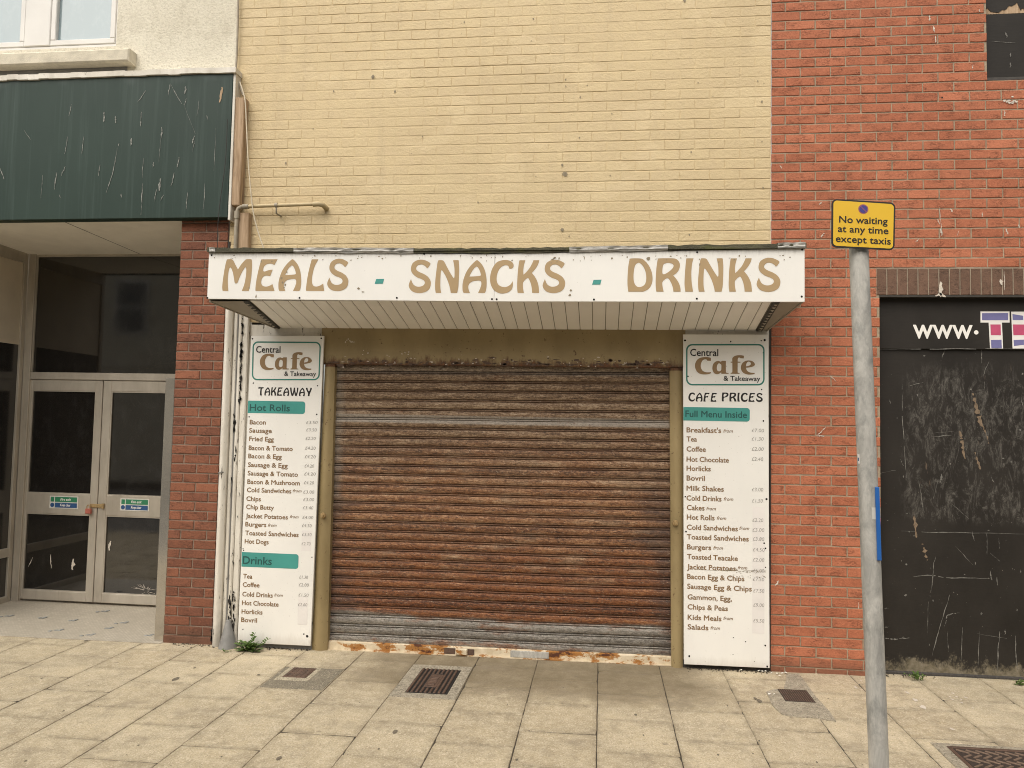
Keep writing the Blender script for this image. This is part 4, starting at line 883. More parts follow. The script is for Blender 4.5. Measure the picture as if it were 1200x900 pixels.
# ================================================================== CANOPY
YC = -.60
can = thing('canopy', 'white sign canopy lettered MEALS SNACKS DRINKS over the shutter', 'canopy', (-.8, 0, 2.56))
c0, c1 = (P(247, 296, YC)[0] + P(240.5, 350, YC)[0]) / 2, (P(943, 291, YC)[0] + P(943, 353, YC)[0]) / 2
cz0, cz1 = P(590, 353.3, YC)[2], P(590, 297.2, YC)[2]
cl1, cr1, cl0 = P(247, 296.3, YC)[2], P(943, 291.3, YC)[2], P(241, 350.2, YC)[2]
csl = (P(943, 291, YC)[2] - P(247, 296, YC)[2]) / (c1 - c0)
cj = P(579.5, 325, YC)[0]
def ctop(x): return cz1 + ((cl1 - cz1) * (cj - x) / (cj - c0) if x < cj else (cr1 - cz1) * (x - cj) / (c1 - cj))
def cbot(x): return cz0 + ((cl0 - cz0) * (cj - x) / (cj - c0) if x < cj else 0)
for a, b in ((c0, cj - .0012), (cj + .0012, c1)):
    m = MB(); m.slab([(a, YC, cbot(a)), (b, YC, cbot(b)), (b, YC, ctop(b)), (a, YC, ctop(a))], (0, .018, 0), .0015); fb = link('sign_panel', m, MT['white'], can)
    if a == c0: fb0 = fb
    m = MB()
    for px, py in ([(248, 299), (243, 349), (351, 349), (465, 349), (576.5, 350.5), (497, 297.5)] if a == c0 else [(582, 350.7), (696, 351), (816.5, 350), (939.5, 347.5), (817, 295.5), (940, 292.5)]):
        m.disc(P(px, py, YC - .0004), .0075, 'y', 10, .003)
    link_each('screw', m, MT['hole'], fb)
WORDS = [('MEALS', [('M', 260.2), ('E', 299.2), ('A', 326), ('L', 358.5), ('S', 383.2)], 340.9, 37.0),
         ('SNACKS', [('S', 478.8), ('N', 509.6), ('A', 541.8), ('C', 574), ('K', 605.8), ('S', 635.8)], 343.2, 38.2),
         ('DRINKS', [('D', 735.2), ('R', 768.3), ('I', 802.1), ('N', 817.9), ('K', 853.9), ('S', 886.7)], 341.8, 39.0)]
for wname, ls, yb, ch in WORDS:
    m = MB()
    for g, px in ls:
        a = P(px, yb, YC - .0016); h = a[2]; h = P(px, yb - ch, YC - .0016)[2] - a[2]; put_glyph(m, g, a, h, .985)
    link('lettering', m, MT['gold'], fb0 if wname == 'MEALS' else fb)
for (px, py) in ((439, 327), (693.8, 328)):
    m = MB(); a, b, c, d = P(px, py + 5.6, YC - .0016), P(px + 9.6, py + 5.4, YC - .0016), P(px + 11.2, py - .3, YC - .0016), P(px + 1.8, py, YC - .0016); m.quad(a, b, c, d); link('dash', m, MT['teal'], fb0 if px < 500 else fb)
m = MB()
for (px, py) in [(300, 347), (331, 331), (334, 334), (330, 326), (292, 337), (336, 319), (420, 338), (425, 342), (333, 337), (306, 306), (600, 305), (650, 302), (655, 303), (647, 304), (669, 340), (668, 346), (820, 310), (760, 303)]:
    blob(m, P(px, py, YC - .0022), random.uniform(.004, .011), random.uniform(.004, .012), 8, .5)
for k in range(70):
    px = random.uniform(250, 935); blob(m, P(px, 299 + abs(random.gauss(0, 4)), YC - .0022), random.uniform(.002, .006), random.uniform(.002, .007), 7, .5)
stuff_part(link('grime_speck', m, MT['holesoft'], fb))
# soffit boards
s0, s1 = P(292, 351.5, YC)[0], P(905, 353, YC)[0]; zb = (P(500, 387)[2] + P(793, 386)[2]) / 2
m = MB(); x = s0; bw = .0985
while x < s1 - .01:
    e = min(x + bw - .005, s1)
    m.slab([(x, YC + .022, cz0 + .004), (x, -.002, zb), (e, -.002, zb), (e, YC + .022, cz0 + .004)], (0, 0, .012), .003); x += bw
so = link('soffit', m, MT['soffit'], can)
m = MB(); m.quad((s0 - .02, YC + .02, cz0 + .009), (s0 - .02, 0, zb + .006), (s1 + .02, 0, zb + .006), (s1 + .02, YC + .02, cz0 + .009)); link('soffit_groove', m, MT['groove'], so)
bl, brx = P(322, 389)[0], P(899, 384)[0]
# end panels: underside triangles and upright sides
for sgn, f, i, bk in ((-1, c0 + .006, s0 - .03, bl), (1, c1 - .006, s1 + .03, brx)):
    m = MB(); A, B, C_, D_ = (f, YC + .022, cz0 + .002), (i, YC + .022, cz0 + .004), (i if sgn < 0 else min(i, bk), -.004, zb + .004), (bk, -.004, zb + .002)
    if sgn < 0: C_ = (max(i, bk) , -.004, zb + .004)
    up = np.array([0, 0, .006]); m.add([A, B, C_, D_], [(0, 1, 2, 3)]); A2, D2 = np.array(A), np.array(D_)
    m.slab([A2 + [0, 0, -.006], D2 + [0, 0, -.006], (bk, -.004, cz1 + .01), (f, YC + .022, cz1 - .01)], (-.012 * sgn, 0, 0))
    link('end_panel', m, MT['canopyside'], can)
    m = MB(); e0, e1 = np.array([i + .004 * sgn, YC + .025, cz0 - .006]), np.array([i + .004 * sgn if sgn < 0 else min(i, bk), -.004, zb - .006])
    m.slab([e0 + [-.022, 0, 0], e1 + [-.022, 0, 0], e1 + [.022, 0, 0], e0 + [.022, 0, 0]], (0, 0, .014), .003); tr = link('edge_trim', m, MT['perf'], can)
    m = MB()
    for k in range(11):
        c = e0 + (e1 - e0) * (k + .5) / 11; n_ = 8
        ring = [c + np.array([.014 * cos(2*pi*j/n_), .017 * sin(2*pi*j/n_), -.002]) for j in range(n_)]; m.add(ring + [c + np.array([0, 0, -.012])], [(j, n_, (j+1) % n_) for j in range(n_)], True)
    link('trim_stud', m, MT['stud'], tr)
# felt roof with ragged front edge, tape repairs
m = MB(); N = 90; top = []
for k in range(N + 1):
    x = c0 - .01 + (c1 - c0 + .02) * k / N; j = random.uniform(-.004, .004); z = ctop(x) + .002
    top += [(x, YC - .010 + j * .5, z + .000 + random.uniform(-.003, .002)), (x, YC - .008 + j, z + .036 + random.uniform(-.005, .004)), (x, -.001, z + .07)]
m.add(top, [(3*k, 3*k+3, 3*k+4, 3*k+1) for k in range(N)] + [(3*k+1, 3*k+4, 3*k+5, 3*k+2) for k in range(N)])
m.quad((c0, YC - .019, ctop(c0) - .0005), (c0, YC + .05, ctop(c0) - .0005), (c1, YC + .05, ctop(c1) - .0005), (c1, YC - .019, ctop(c1) - .0005))
rf = link('felt_roof', m, MT['felt'], can)
for a, b, dz in ((343, 484, .0), (667, 783, .0), (912, 944.5, .004), (244, 251, .0)):
    m = MB(); n_ = max(6, int((b - a) / 1.6)); T = []; ph = random.uniform(0, 6)
    for k in range(n_ + 1):
        px = a + (b - a) * k / n_; x = P(px, 294, YC - .027)[0]; z = ctop(x); u = k / n_
        c1_, c2_, c3_ = [.5 + .5 * sin(f * u * (b - a) * .09 + ph + g) * sin(.37 * f * u * 9 + g) for f, g in ((1.0, 0), (1.7, 2), (2.6, 4))]
        T += [(x, YC - .006 - .006 * c1_, z - .004 + .008 * c2_ * c1_), (x, YC - .012 - .010 * c2_, z + .010 + .006 * c3_), (x, YC - .006 - .012 * c3_, z + .020 + .006 * c1_), (x, YC - .013 - .004 * c1_, z + .036 + dz + .005 * c2_), (x, YC + .10, z + .052)]
    m.add(T, [(5*k+i, 5*k+5+i, 5*k+6+i, 5*k+1+i) for k in range(n_) for i in range(4)]); link('tape_repair', m, MT['tape'], rf)

# ================================================================== MENU BOARDS
YB = -.052
def menu_board(corners, label, heading, band_rows, items, prices, strips, logo, screws, caph):
    TL, TR, BR, BL = [P(px, py, YB) for px, py in corners]
    t = thing('menu_board', label, 'menu board', ((BL[0] + BR[0]) / 2, YB, BL[2]), 'menu boards beside the shutter')
    m = MB(); m.slab([BL, BR, TR, TL], (0, .016, 0), .0015); bd = link('board', m, MT['white'], t)
    Y = YB - .0012
    m = MB()
    for px, py, r in screws: blob(m, P(px, py, Y), r * .0038, r * .0042, 9, .25)
    link_each('screw', m, MT['hole'], t)
    # logo
    fTL, fTR, fBR, fBL = logo
    def LG(u, v, yy=Y - .0004):   # u, v in 0..1 inside the logo frame
        px = (fTL[0] * (1-u) + fTR[0] * u) * (1-v) + (fBL[0] * (1-u) + fBR[0] * u) * v
        py = (fTL[1] * (1-u) + fTR[1] * u) * (1-v) + (fBL[1] * (1-u) + fBR[1] * u) * v
        return P(px, py, yy)
    def ring(o):
        W, H = 1.0, .525; r = .078 - o * .8; x0, x1, z0, z1 = o, W - o, o, H - o; pts = []
        for cx, cz, a0 in ((x1 - r, z0 + r, -90), (x1 - r, z1 - r, 0), (x0 + r, z1 - r, 90), (x0 + r, z0 + r, 180)):
            for k in range(7): an = Rd(a0 + 15 * k); pts.append((cx + r * cos(an), (cz + r * sin(an)) / H))
        return pts
    A = [LG(*p) for p in ring(0)]; B = [LG(*p) for p in ring(.018)]; n = len(A)
    m = MB(); m.add(A + B, [(i, (i+1) % n, n + (i+1) % n, n + i) for i in range(n)]); lg = link('logo_frame', m, MT['logoline'], t)
    U = lambda x, y: ((x - 45) / 1035, (y - 80) / 545)
    m = MB()
    for outs in CAFE:
        v, f = fill2d([outline(o) for o in outs]); m.add([LG(*U(x, y), Y - .0008) for x, y in v], f)
    link('logo_lettering', m, MT['cafebrown'], lg)
    m = MB()
    for s, x0, x1, yb, hc in (('Central', 100, 468, 236, 90), ('& Takeaway', 540, 1022, 562, 62)):
        a, b, c = LG(*U(x0, yb), Y - .0012), LG(*U(x1, yb), Y - .0012), LG(*U(x0, yb - hc), Y - .0012); put_text(m, s, a, b[0] - a[0], c[2] - a[2], bold=.025)
    link('logo_lettering', m, MT['ink'], lg)
    m = MB()
    for s, x0, x1, yb, hc in heading: word_px(m, s, x0, x1, yb, hc, Y, .10)
    link('heading_lettering', m, MT['ink'], t)
    for s, x0, x1, ya, yb, tx0, tx1, tb, tc in band_rows:
        a, b = P(x0, yb, Y), P(x1, ya, Y); r = .022; pts = [(a[0], a[2])]
        for cz, a0 in ((a[2] + r, -90), (b[2] - r, 0)):
            for k in range(7): an = Rd(a0 + 15 * k); pts.append((b[0] - r + r * cos(an), cz + r * sin(an)))
        pts.append((a[0], b[2])); m = MB(); m.add([(p, Y, q) for p, q in pts], [tuple(range(len(pts)))]); bb = link('section_band', m, MT['teal'], t)
        m = MB(); text_px(m, s, tx0, tx1, tb, tc, Y - .0008, .03); link('band_lettering', m, MT['tealdark'], bb)
    for row in items:
        m = MB(); s, x0, x1, yb = row[:4]; text_px(m, s, x0, x1, yb, caph, Y, .050)
        if len(row) > 4: text_px(m, 'from', row[4], row[5], yb + .2, caph * .66, Y, .02, .3)
        link('menu_lettering', m, MT['brown'], t)
    for x0, ya, x1, yb in strips:
        a, b = P(x0, yb, Y + .0004), P(x1, ya, Y + .0004); m = MB(); m.quad((a[0], a[1], a[2]), (b[0], a[1], a[2]), (b[0], a[1], b[2]), (a[0], a[1], b[2])); link('price_strip', m, MT['mint'], t)
    for s, x0, x1, yb in prices:
        m = MB(); text_px(m, s, x0, x1, yb + random.uniform(-.3, .3), caph * .72, Y - .0006, -.010, .12)
        link('price_lettering', m, MT['pencil'], t)
    return t, bd
CAFE = [['372,262!;372,302!;325,300!;315,285;290,282;260,300;240,345;240,390;262,430;300,450;340,453;372,450!;370,465;330,478;270,480;215,465;180,430;163,380;168,330;195,285;240,260;300,252;340,255'],
        ['500,312;520,302!;570,302!;570,440;580,458;605,460!;605,472!;510,472!;508,452!;490,465;460,478;425,470;400,440;392,400;400,350;430,315;470,303', '500,345;480,335;460,350;450,390;455,425;475,440;495,435;508,420;510,360'],
        ['632,314!;655,312!;655,270;675,245;715,230;770,228;808,235!;806,270!;765,268!;745,258;728,270;725,312!;762,314!;762,326!;725,326!;725,445;730,458;750,460!;750,472!;632,472!;632,460!;650,455;655,440;655,326!;632,326!'],
        ['948,460!;945,475;900,482;850,480;800,460;772,420;768,380;785,335;825,305;870,297;915,305;945,330;952,355;930,375;880,388;835,392!;845,425;870,448;905,458', '835,375!;870,368;895,352;895,325;875,312;855,318;840,340']]
menu_board([(294.3, 393.5), (379.6, 393.5), (363.8, 757), (278.3, 753)], 'white take-away menu board left of the shutter headed TAKEAWAY', [('TAKEAWAY', 302.2, 365.2, 463.3, 9.7)],
  [('Hot Rolls', 290.2, 357.8, 470.6, 483.9, 292.6, 339.5, 481.2, 7.6), ('Drinks', 282.8, 350, 649.6, 663.9, 284.6, 318.3, 660.6, 8.8)],
  [('Bacon', 292.7, 311.3, 497.1), ('Sausage', 292, 318.3, 506.8), ('Fried Egg', 292, 320.7, 516.7), ('Bacon & Tomato', 291.5, 342.8, 527.2), ('Bacon & Egg', 291, 330, 536.8), ('Sausage & Egg', 290.6, 337, 547), ('Sausage & Tomato', 290.3, 349, 556.9), ('Bacon & Mushroom', 289.9, 351.2, 566.9), ('Cold Sandwiches', 289.4, 341.2, 576.5, 343, 353.3), ('Chips', 288.7, 305.5, 586.8), ('Chip Butty', 288.5, 320.7, 596.4), ('Jacket Potatoes', 288, 337.2, 606.9, 339.6, 349.8), ('Burgers', 287.5, 311.8, 616.7, 314, 324), ('Toasted Sandwiches', 287.3, 349.8, 626.9), ('Hot Dogs', 286.8, 314.6, 636.7),
   ('Tea', 285, 295.5, 677.6), ('Coffee', 284.5, 303.9, 687.4), ('Cold Drinks', 284, 319.5, 698.6, 321.4, 331.4), ('Hot Chocolate', 283.6, 326.3, 708.8), ('Horlicks', 283.1, 307.4, 718.9), ('Bovril', 282.6, 301, 728.7)],
  [('£3.50', 358.7, 372, 497), ('£3.50', 358.7, 371, 505.5), ('£2.20', 358, 369.7, 515.3), ('£4.20', 357.5, 369.7, 526.5), ('£4.20', 357, 369.7, 536.8), ('£4.20', 356.8, 367.8, 547.5), ('£4.20', 356.4, 369.7, 556.9), ('£4.20', 356.1, 367.8, 567.4), ('£3.00', 355.2, 368, 578.3), ('£3.00', 355.2, 368, 586.8), ('£3.40', 354.7, 366.9, 596.4), ('£4.00', 354.3, 366.9, 608), ('£4.50', 353.8, 365, 617.6), ('£3.50', 353.8, 365, 627.9), ('£2.70', 353.3, 363.8, 639), ('£1.30', 350.5, 360.8, 677.8), ('£2.00', 350, 361.7, 686.7), ('£1.50', 349.6, 361.3, 699), ('£2.60', 349.1, 359.9, 710)],
  [(353.0, 622, 365, 645.5), (348.6, 700, 361, 731.8)], [(296.1, 400), (376.1, 400.6), (374.4, 445.6), (295, 445.6)],
  [(296, 397, 1.6), (376.5, 396.5, 1.8), (296.8, 449, 1.4), (372, 452, 1.4), (371.2, 485.5, 1.5), (292, 488.5, 1.4), (365.5, 653, 1.3), (284.8, 643, 1.2), (285.5, 645, 1.2), (284.7, 737.5, 1.2), (360, 745.5, 2.4), (356, 743, 1.3), (281.5, 642, .9)], 5.1)
_, bdR = menu_board([(800.6, 391.8), (900.2, 392), (902, 783), (801.8, 778.5)], 'white menu board right of the shutter headed CAFE PRICES', [('CAFE', 806.7, 840.2, 470.3, 10.3), ('PRICES', 845.8, 893.8, 470.3, 10.3)],
  [('Full Menu Inside', 800.8, 878.7, 478.2, 492.7, 803.3, 875.2, 488.5, 7.4)],
  [("Breakfast's", 804.7, 844.9, 506.5, 847.7, 858.9), ('Tea', 804.7, 816.6, 517.2), ('Coffee', 804.7, 826.9, 528.9), ('Hot Chocolate', 804.7, 854, 540.8), ('Horlicks', 804.7, 832.7, 551.5), ('Bovril', 804.7, 826, 562.9), ('Milk Shakes', 804.7, 848.1, 574.8), ('Cold Drinks', 804.7, 845.3, 586.3, 848.1, 859.3), ('Cakes', 805, 825.5, 597.5, 827.8, 839), ('Hot Rolls', 805, 837.2, 608.7, 840, 851), ('Cold Sandwiches', 805, 864.5, 620.5, 866.3, 878), ('Toasted Sandwiches', 805, 877.3, 631.8), ('Burgers', 805.2, 833.2, 643.5, 836, 847.2), ('Toasted Teacake', 805.2, 864.5, 655), ('Jacket Potatoes', 805.4, 862.1, 666.8, 864.5, 875.7), ('Bacon Egg & Chips', 805.4, 872.2, 678.2), ('Sausage Egg & Chips', 805.4, 880.8, 689.8), ('Gammon, Egg,', 805.9, 857.5, 702.2), ('Chips & Peas', 805.9, 852.8, 713.8), ('Kids Meals', 806, 845.3, 726, 847.7, 858.9), ('Salads', 806, 830, 737.3, 832.7, 843.7)],
  [('£7.00', 880.8, 895.3, 506), ('£1.30', 880.8, 894.8, 516), ('£2.00', 880.8, 894.8, 528.2), ('£2.40', 880.8, 894.3, 540), ('£3.00', 881, 894.3, 575.5), ('£1.50', 881.3, 893.9, 588.8), ('£2.20', 881.7, 894.3, 611.5), ('£3.00', 881.7, 895.5, 622.7), ('£3.80', 882, 895.5, 633.7), ('£4.50', 882.2, 896, 645.8), ('£2.00', 882.2, 895.5, 657.5), ('£6.00', 882.2, 895.5, 670.3), ('£7.50', 882.2, 895.5, 680.8), ('£7.50', 882.7, 895.5, 693.9), ('£9.00', 882.7, 895.5, 710.7), ('£5.50', 882.7, 895.5, 728.9)],
  [(881.5, 594, 896, 742)], [(804, 403.1), (896, 403.1), (896, 451.6), (804, 451.6)],
  [(802.8, 398.8, 2), (896.2, 398.5, 2.2), (892, 399.3, 1.2), (856.3, 400.3, 1.4), (894.6, 413.4, 1.4), (806.2, 441, 1.4), (892.6, 456.3, 1.3), (894.6, 493.3, 1.6), (803, 582, 1.6), (898.2, 584.8, 1.9), (804, 623, 1.7), (895.5, 636.5, 1.6), (897, 642.6, 1.6), (897, 664.8, 1.1), (896.8, 756.5, 1.7), (807.6, 769, 2), (873.8, 752, 1.1), (859.3, 747, .9), (859, 767, .9), (899, 781, 1.8), (884, 775, .8)], 5.7)
m = MB()
for k in range(60):
    px = random.uniform(852, 897); py = 669 + (px - 850) * .02 + random.gauss(0, 1) + (6 if random.random() < .4 else 0); blob(m, P(px, py, YB - .0022), random.uniform(.002, .008), random.uniform(.001, .003), 6, .5)
ribbon(m, [(806, 667), (845, 668.5), (898, 669)], .4, YB - .0022); stuff_part(link('dried_stain', m, MT['holesoft'], bdR.parent))

# ================================================================== PIPES, CABLES AND POSTS BETWEEN THE BUILDINGS
Yp = -.075
m = MB(); a, b, c = P(276, 292, Yp), P(276, 243.5, Yp), P(376.5, 239.5, Yp); zt_ = (b[2] + c[2]) / 2
m.tube([(a[0], Yp, a[2] - .25), (a[0], Yp, zt_ - .05), (a[0] + .012, Yp, zt_ - .015), (a[0] + .045, Yp, zt_)], .017, 12)
wp = thing('waste_pipe', 'cream painted waste pipe running along the brick wall above the canopy', 'pipe', (a[0], Yp, a[2]))
link('vertical_pipe', m, MT['pipegrey'], wp)
m = MB(); m.tube([(a[0] + .045, Yp, zt_ - .0), (P(366, 240, Yp)[0], Yp, zt_ + .012)], .0155, 12); link('horizontal_pipe', m, MT['pipe'], wp)
m = MB(); xe = c[0] - .04; m.tube([(xe - .03, Yp, zt_ + .010), (xe + .015, Yp, zt_ + .014), (xe + .05, Yp + .01, zt_ + .008), (xe + .058, Yp + .06, zt_ - .004), (xe + .058, .0, zt_ - .006)], .0215, 12); link('pipe_elbow', m, MT['pipe'], wp)
m = MB(); m.tube([(a[0] - .0, Yp, zt_ - .10), (a[0] + .0, Yp, zt_ - .04)], .022, 12); m.tube([(a[0] + .05, Yp, zt_), (a[0] + .10, Yp, zt_ + .001)], .021, 12); link('pipe_collar', m, MT['pipegrey'], wp)
x = P(324, 243, Yp)[0]; m = MB(); m.tube([(x, Yp + .0, zt_ - .015), (x, Yp, zt_ - .06), (x + .01, -.0, zt_ - .065)], .007, 8); m.tube([(x - .012, Yp, zt_ + .007), (x + .012, Yp, zt_ + .008)], .020, 12); link('pipe_clip', m, MT['pipegrey'], wp)
def post(x0, x1, y0, y1, yy, label, skew=0):
    a, b, c, d = P(x0[0], y1, yy), P(x0[1], y1, yy), P(x1[1], y0, yy), P(x1[0], y0, yy); m = MB()
    m.slab([a, b, c, d], (0, .075, 0), .006); tag(link('timber_post', m, MT['wood'], None, ((a[0] + b[0]) / 2, yy, a[2])), label, 'post', 'timber offcuts between the buildings')
post((268.2, 280.5), (271.5, 286.5), 114, 240.5, -.085, 'bare weathered timber post beside the green fascia, above the pipe')
post((276.8, 290.5), (277.5, 291.5), 249, 292, -.062, 'short bare timber post below the pipe, standing behind the canopy roof')
def cable(name, px, yy, r, mat, label):
    pts = [P(x, y, yy) for x, y in px]; f = []
    for i in range(len(pts) - 1):
        for t in range(4):
            p0 = pts[max(i-1, 0)]; p1 = pts[i]; p2 = pts[i+1]; p3 = pts[min(i+2, len(pts)-1)]; u = t / 4
            f.append(.5*((2*p1) + (-p0+p2)*u + (2*p0-5*p1+4*p2-p3)*u*u + (-p0+3*p1-3*p2+p3)*u**3))
    f.append(pts[-1]); m = MB(); m.tube(f, r, 8); tag(link(name, m, mat, None, tuple(f[-1])), label, 'cable')
cable('hanging_cable', [(281, 96), (285, 108), (287.5, 120), (289, 150), (291, 190), (294, 225), (297, 250), (302, 270), (309, 291)], -.105, .0055, MT['cable'], 'thin cream cable hanging loose in front of the waste pipe')
cable('dark_cable', [(266.5, 140), (264, 190), (258, 235), (255.5, 262), (254.5, 296)], -.125, .0028, MT['darkcable'], 'thin dark cable hanging down the right end of the green fascia')
cable('wall_cable', [(279.5, -30), (278.8, 20), (277.6, 60), (276.8, 85), (281, 100), (285, 112)], -.035, .009, MT['pipegrey'], 'grey cable running up the joint between rendered wall and cream bricks')

# ================================================================== RED BRICK BUILDING
red = thing('brick_building', 'red brick building with a boarded opening under a brown soldier course', 'building', (2.4, 0, gz(2.4)))
RX0, RX1 = YX1 + .004, 5.2
ox, lz0, lz1 = (P(1028, 346)[0] + P(1035, 700)[0]) / 2, P(1110, 346)[2], P(1110, 312)[2]
lx = P(1027, 330)[0]
wx, wz0 = P(1156, 50)[0], P(1157, 90)[2]
zr = P(903, 460 + 82 / 5.625)[2]; zr = zr - math.floor(zr / .0751) * .0751
zp_ = zr + .005
lz1 = zp_ + round((lz1 - zp_) / .0751) * .0751
wz0 = zp_ + round((wz0 - zp_) / .0751) * .0751
holes = [(ox, 9, -1, lz0 + .001), (lx, 9, lz0, lz1 - .004), (wx, 9, wz0 - .004, 9)]
m, mo = MB(), MB()
bricks(m, mo, RX0, RX1, -.02, 7.4, 0, course=.0751, length=.225, relief=.005, bev=.003, jit=.0012, holes=holes, phase=P(900 + 217 / 5.625, 480)[0], zphase=zr + .005)
w = link('brick_wall', m, MT['red'], red); link('mortar', mo, MT['rmortar'], w)
m = MB(); m.slab([(ox, .002, -.02), (ox, .3, -.02), (ox, .3, lz0), (ox, .002, lz0)], (-.02, 0, 0)); m.slab([(wx, .002, wz0), (wx, .2, wz0), (wx, .2, 7.4), (wx, .002, 7.4)], (-.02, 0, 0)); m.quad((wx, .002, wz0), (6, .002, wz0), (6, .2, wz0), (wx, .2, wz0)); link('reveal', m, MT['red'], w)
m = MB()
for pts, wd in [([(1089, 18), (1090, 24)], 3.2), ([(1093, 30), (1095, 38)], 2.2), ([(1096, 42), (1097, 50)], 1.4), ([(1148, 11), (1148, 14)], 2), ([(1140, 76), (1140, 80)], 2), ([(1177, 129), (1177, 136)], 2), ([(1101, 243), (1104, 276)], .9), ([(1103, 266), (1104, 276)], 2.6), ([(1114, 244), (1115, 249)], 2), ([(1151, 249), (1151, 254)], 1.8), ([(1179, 268), (1181, 275)], 2.4), ([(1099, 257), (1101, 263)], 1.6), ([(914, 193), (917, 198)], 1.4), ([(962, 278), (966, 273)], 2.4), ([(968, 500), (964, 505), (958, 510)], 1.6), ([(957, 511), (966, 511)], 2.2), ([(960, 240), (963, 236)], 1.6), ([(912, 680), (909, 687)], 2.8), ([(1006, 706), (1006, 714)], 1), ([(1077, 280), (1073, 283)], 1.4), ([(973, 440), (980, 447)], 1.6), ([(1124, 270), (1122, 276)], 1), ([(1194, 263), (1195, 267)], 2)]:
    ribbon(m, pts, wd * .65, -.0095, .5)
for k in range(9): blob(m, P(1185 + random.gauss(0, 4), 119 + random.gauss(0, 1.6), -.0095), .011, .007, 8, .5)
link_each('splash_stain', m, MT['drop'], w)
m = MB(); blob(m, P(1104, 114, -.008), .007, .007, 8, .3); link('drill_hole', m, MT['hole'], w)
# soldier course
m, mo = MB(), MB(); sx = lx
while sx < RX1:
    a, b = sx + .004, sx + .0705; j = random.uniform(-.001, .001); y = -.007 + j
    m.slab([(a, y, lz0 + .002 + j), (b, y, lz0 + .002), (b, y, lz1 - .012), (a, y, lz1 - .012 + j)], (0, .12, 0), .003); sx += .0745
mo.slab([(lx, -.002, lz0 + .004), (RX1, -.002, lz0 + .004), (RX1, -.002, lz1), (lx, -.002, lz1)], (0, .1, 0))
sc_ = link('soldier_course', m, MT['soldier'], red); link('mortar', mo, MT['smortar'], sc_)
m = MB(); ribbon(m, [(1102, 330), (1102, 348)], 3.5, -.010); ribbon(m, [(1096, 347), (1102, 345), (1108, 348)], 3, -.010); ribbon(m, [(1173, 327), (1174, 334)], 3, -.010); ribbon(m, [(1177, 318), (1177, 340)], .8, -.010); link_each('lime_stain', m, MT['drop'], sc_)
m = MB(); m.slab([(ox - .001, -.004, lz0 - .012), (RX1, -.004, lz0 - .012), (RX1, -.004, lz0 - .001), (ox - .001, -.004, lz0 - .001)], (0, .11, 0)); link('steel_lintel', m, MT['perf'], red)
# boarded upper window
m = MB(); zb_ = P(1180, 16, .05)[2]
m.slab([(wx + .004, .05, wz0 + .03), (RX1 + .5, .05, wz0 + .03), (RX1 + .5, .05, zb_), (wx + .004, .05, zb_)], (0, .02, 0), .003); wn_ = link('window_board', m, MT['blackplain'], red)
m = MB(); m.slab([(wx + .004, .055, zb_ + .003), (RX1 + .5, .055, zb_ + .003), (RX1 + .5, .055, 7.3), (wx + .004, .055, 7.3)], (0, .02, 0)); link('rotten_board', m, MT['wood'], red)
m = MB()
x = wx + .006; bot = []
while x < RX1:
    bot.append((x, .051, zb_ + max(.012, .045 + .03 * sin(x * 23) + random.uniform(-.028, .028)))); x += random.uniform(.008, .03)
tp = [(p[0], .051, 7.3) for p in bot]; n_ = len(bot)
m.add(bot + tp, [(i, i+1, n_+i+1, n_+i) for i in range(n_ - 1)])
link('torn_felt', m, MT['blackplain'], red)
m = MB(); m.slab([(wx + .006, .012, wz0 + .004), (RX1, .012, wz0 + .004), (RX1, .012, wz0 + .026), (wx + .006, .012, wz0 + .026)], (0, .1, 0)); link('window_sill', m, MT['perf'], red)
m = MB()
for pts, wd in [([(1178, 38), (1180, 44)], 1.6), ([(1184, 62), (1184, 67)], 1.4), ([(1184, 73), (1184, 79)], 1.2), ([(1162, 48), (1190, 50)], .6)]: ribbon(m, pts, wd, .047)
link_each('scratch_stain', m, MT['mark'], wn_)

# ================================================================== HOARDING
YH = .085
hg = thing('hoarding', 'black painted wooden hoarding closing the opening in the red brick wall', 'hoarding', (3.0, YH, gz(3.0)))
hz = P(1110, 409, YH - .02)[2]
m = MB(); m.slab([(ox + .004, YH - .02, hz), (RX1, YH - .02, hz), (RX1, YH - .02, lz0 - .014), (ox + .004, YH - .02, lz0 - .014)], (0, .02, 0), .002); hp = link('header_board', m, MT['blackplain'], hg)
Y = YH - .0215
m = MB(); text_px(m, 'www', 1070.3, 1139.6, 396.3, 17.2 * 1.36, Y, .022); a = P(1144, 391, Y); blob(m, P(1144, 389.5, Y), .0165, .0165, 12, .02); link('lettering', m, MT['whiteink'], hp)
def poly(mat, pts, off=0.0):
    m = MB(); m.add([P(1080 + x / 10, 340 + y / 10, Y - off) for x, y in pts], [tuple(range(len(pts)))]); return link('letter_print', m, MT[mat], hp)
poly('mint', [(690, 380), (785, 380), (800, 684), (955, 684), (942, 380), (1032, 380), (1030, 250), (690, 250)][::-1][0:0] or [(690, 250), (690, 380), (1032, 380), (1030, 250)])
poly('mint', [(785, 380), (802, 684), (955, 684), (942, 380)]); poly('unionblue', [(708, 270), (708, 352), (1014, 352), (1012, 268)], .0008)
poly('pink', [(806, 402), (812, 528), (930, 528), (926, 402)], .0008); poly('unionblue', [(812, 584), (818, 680), (940, 680), (936, 582)], .0008)
poly('mint', [(1050, 252), (1066, 684), (1420, 684), (1420, 252)]); poly('unionblue', [(1064, 280), (1068, 350), (1190, 350), (1190, 300)], .0008); poly('unionblue', [(1210, 350), (1400, 350), (1400, 268), (1210, 290)], .0008)
poly('pink', [(1070, 402), (1076, 528), (1400, 528), (1400, 402)], .0008); poly('unionblue', [(1078, 584), (1082, 655), (1200, 640), (1200, 580)], .0008)
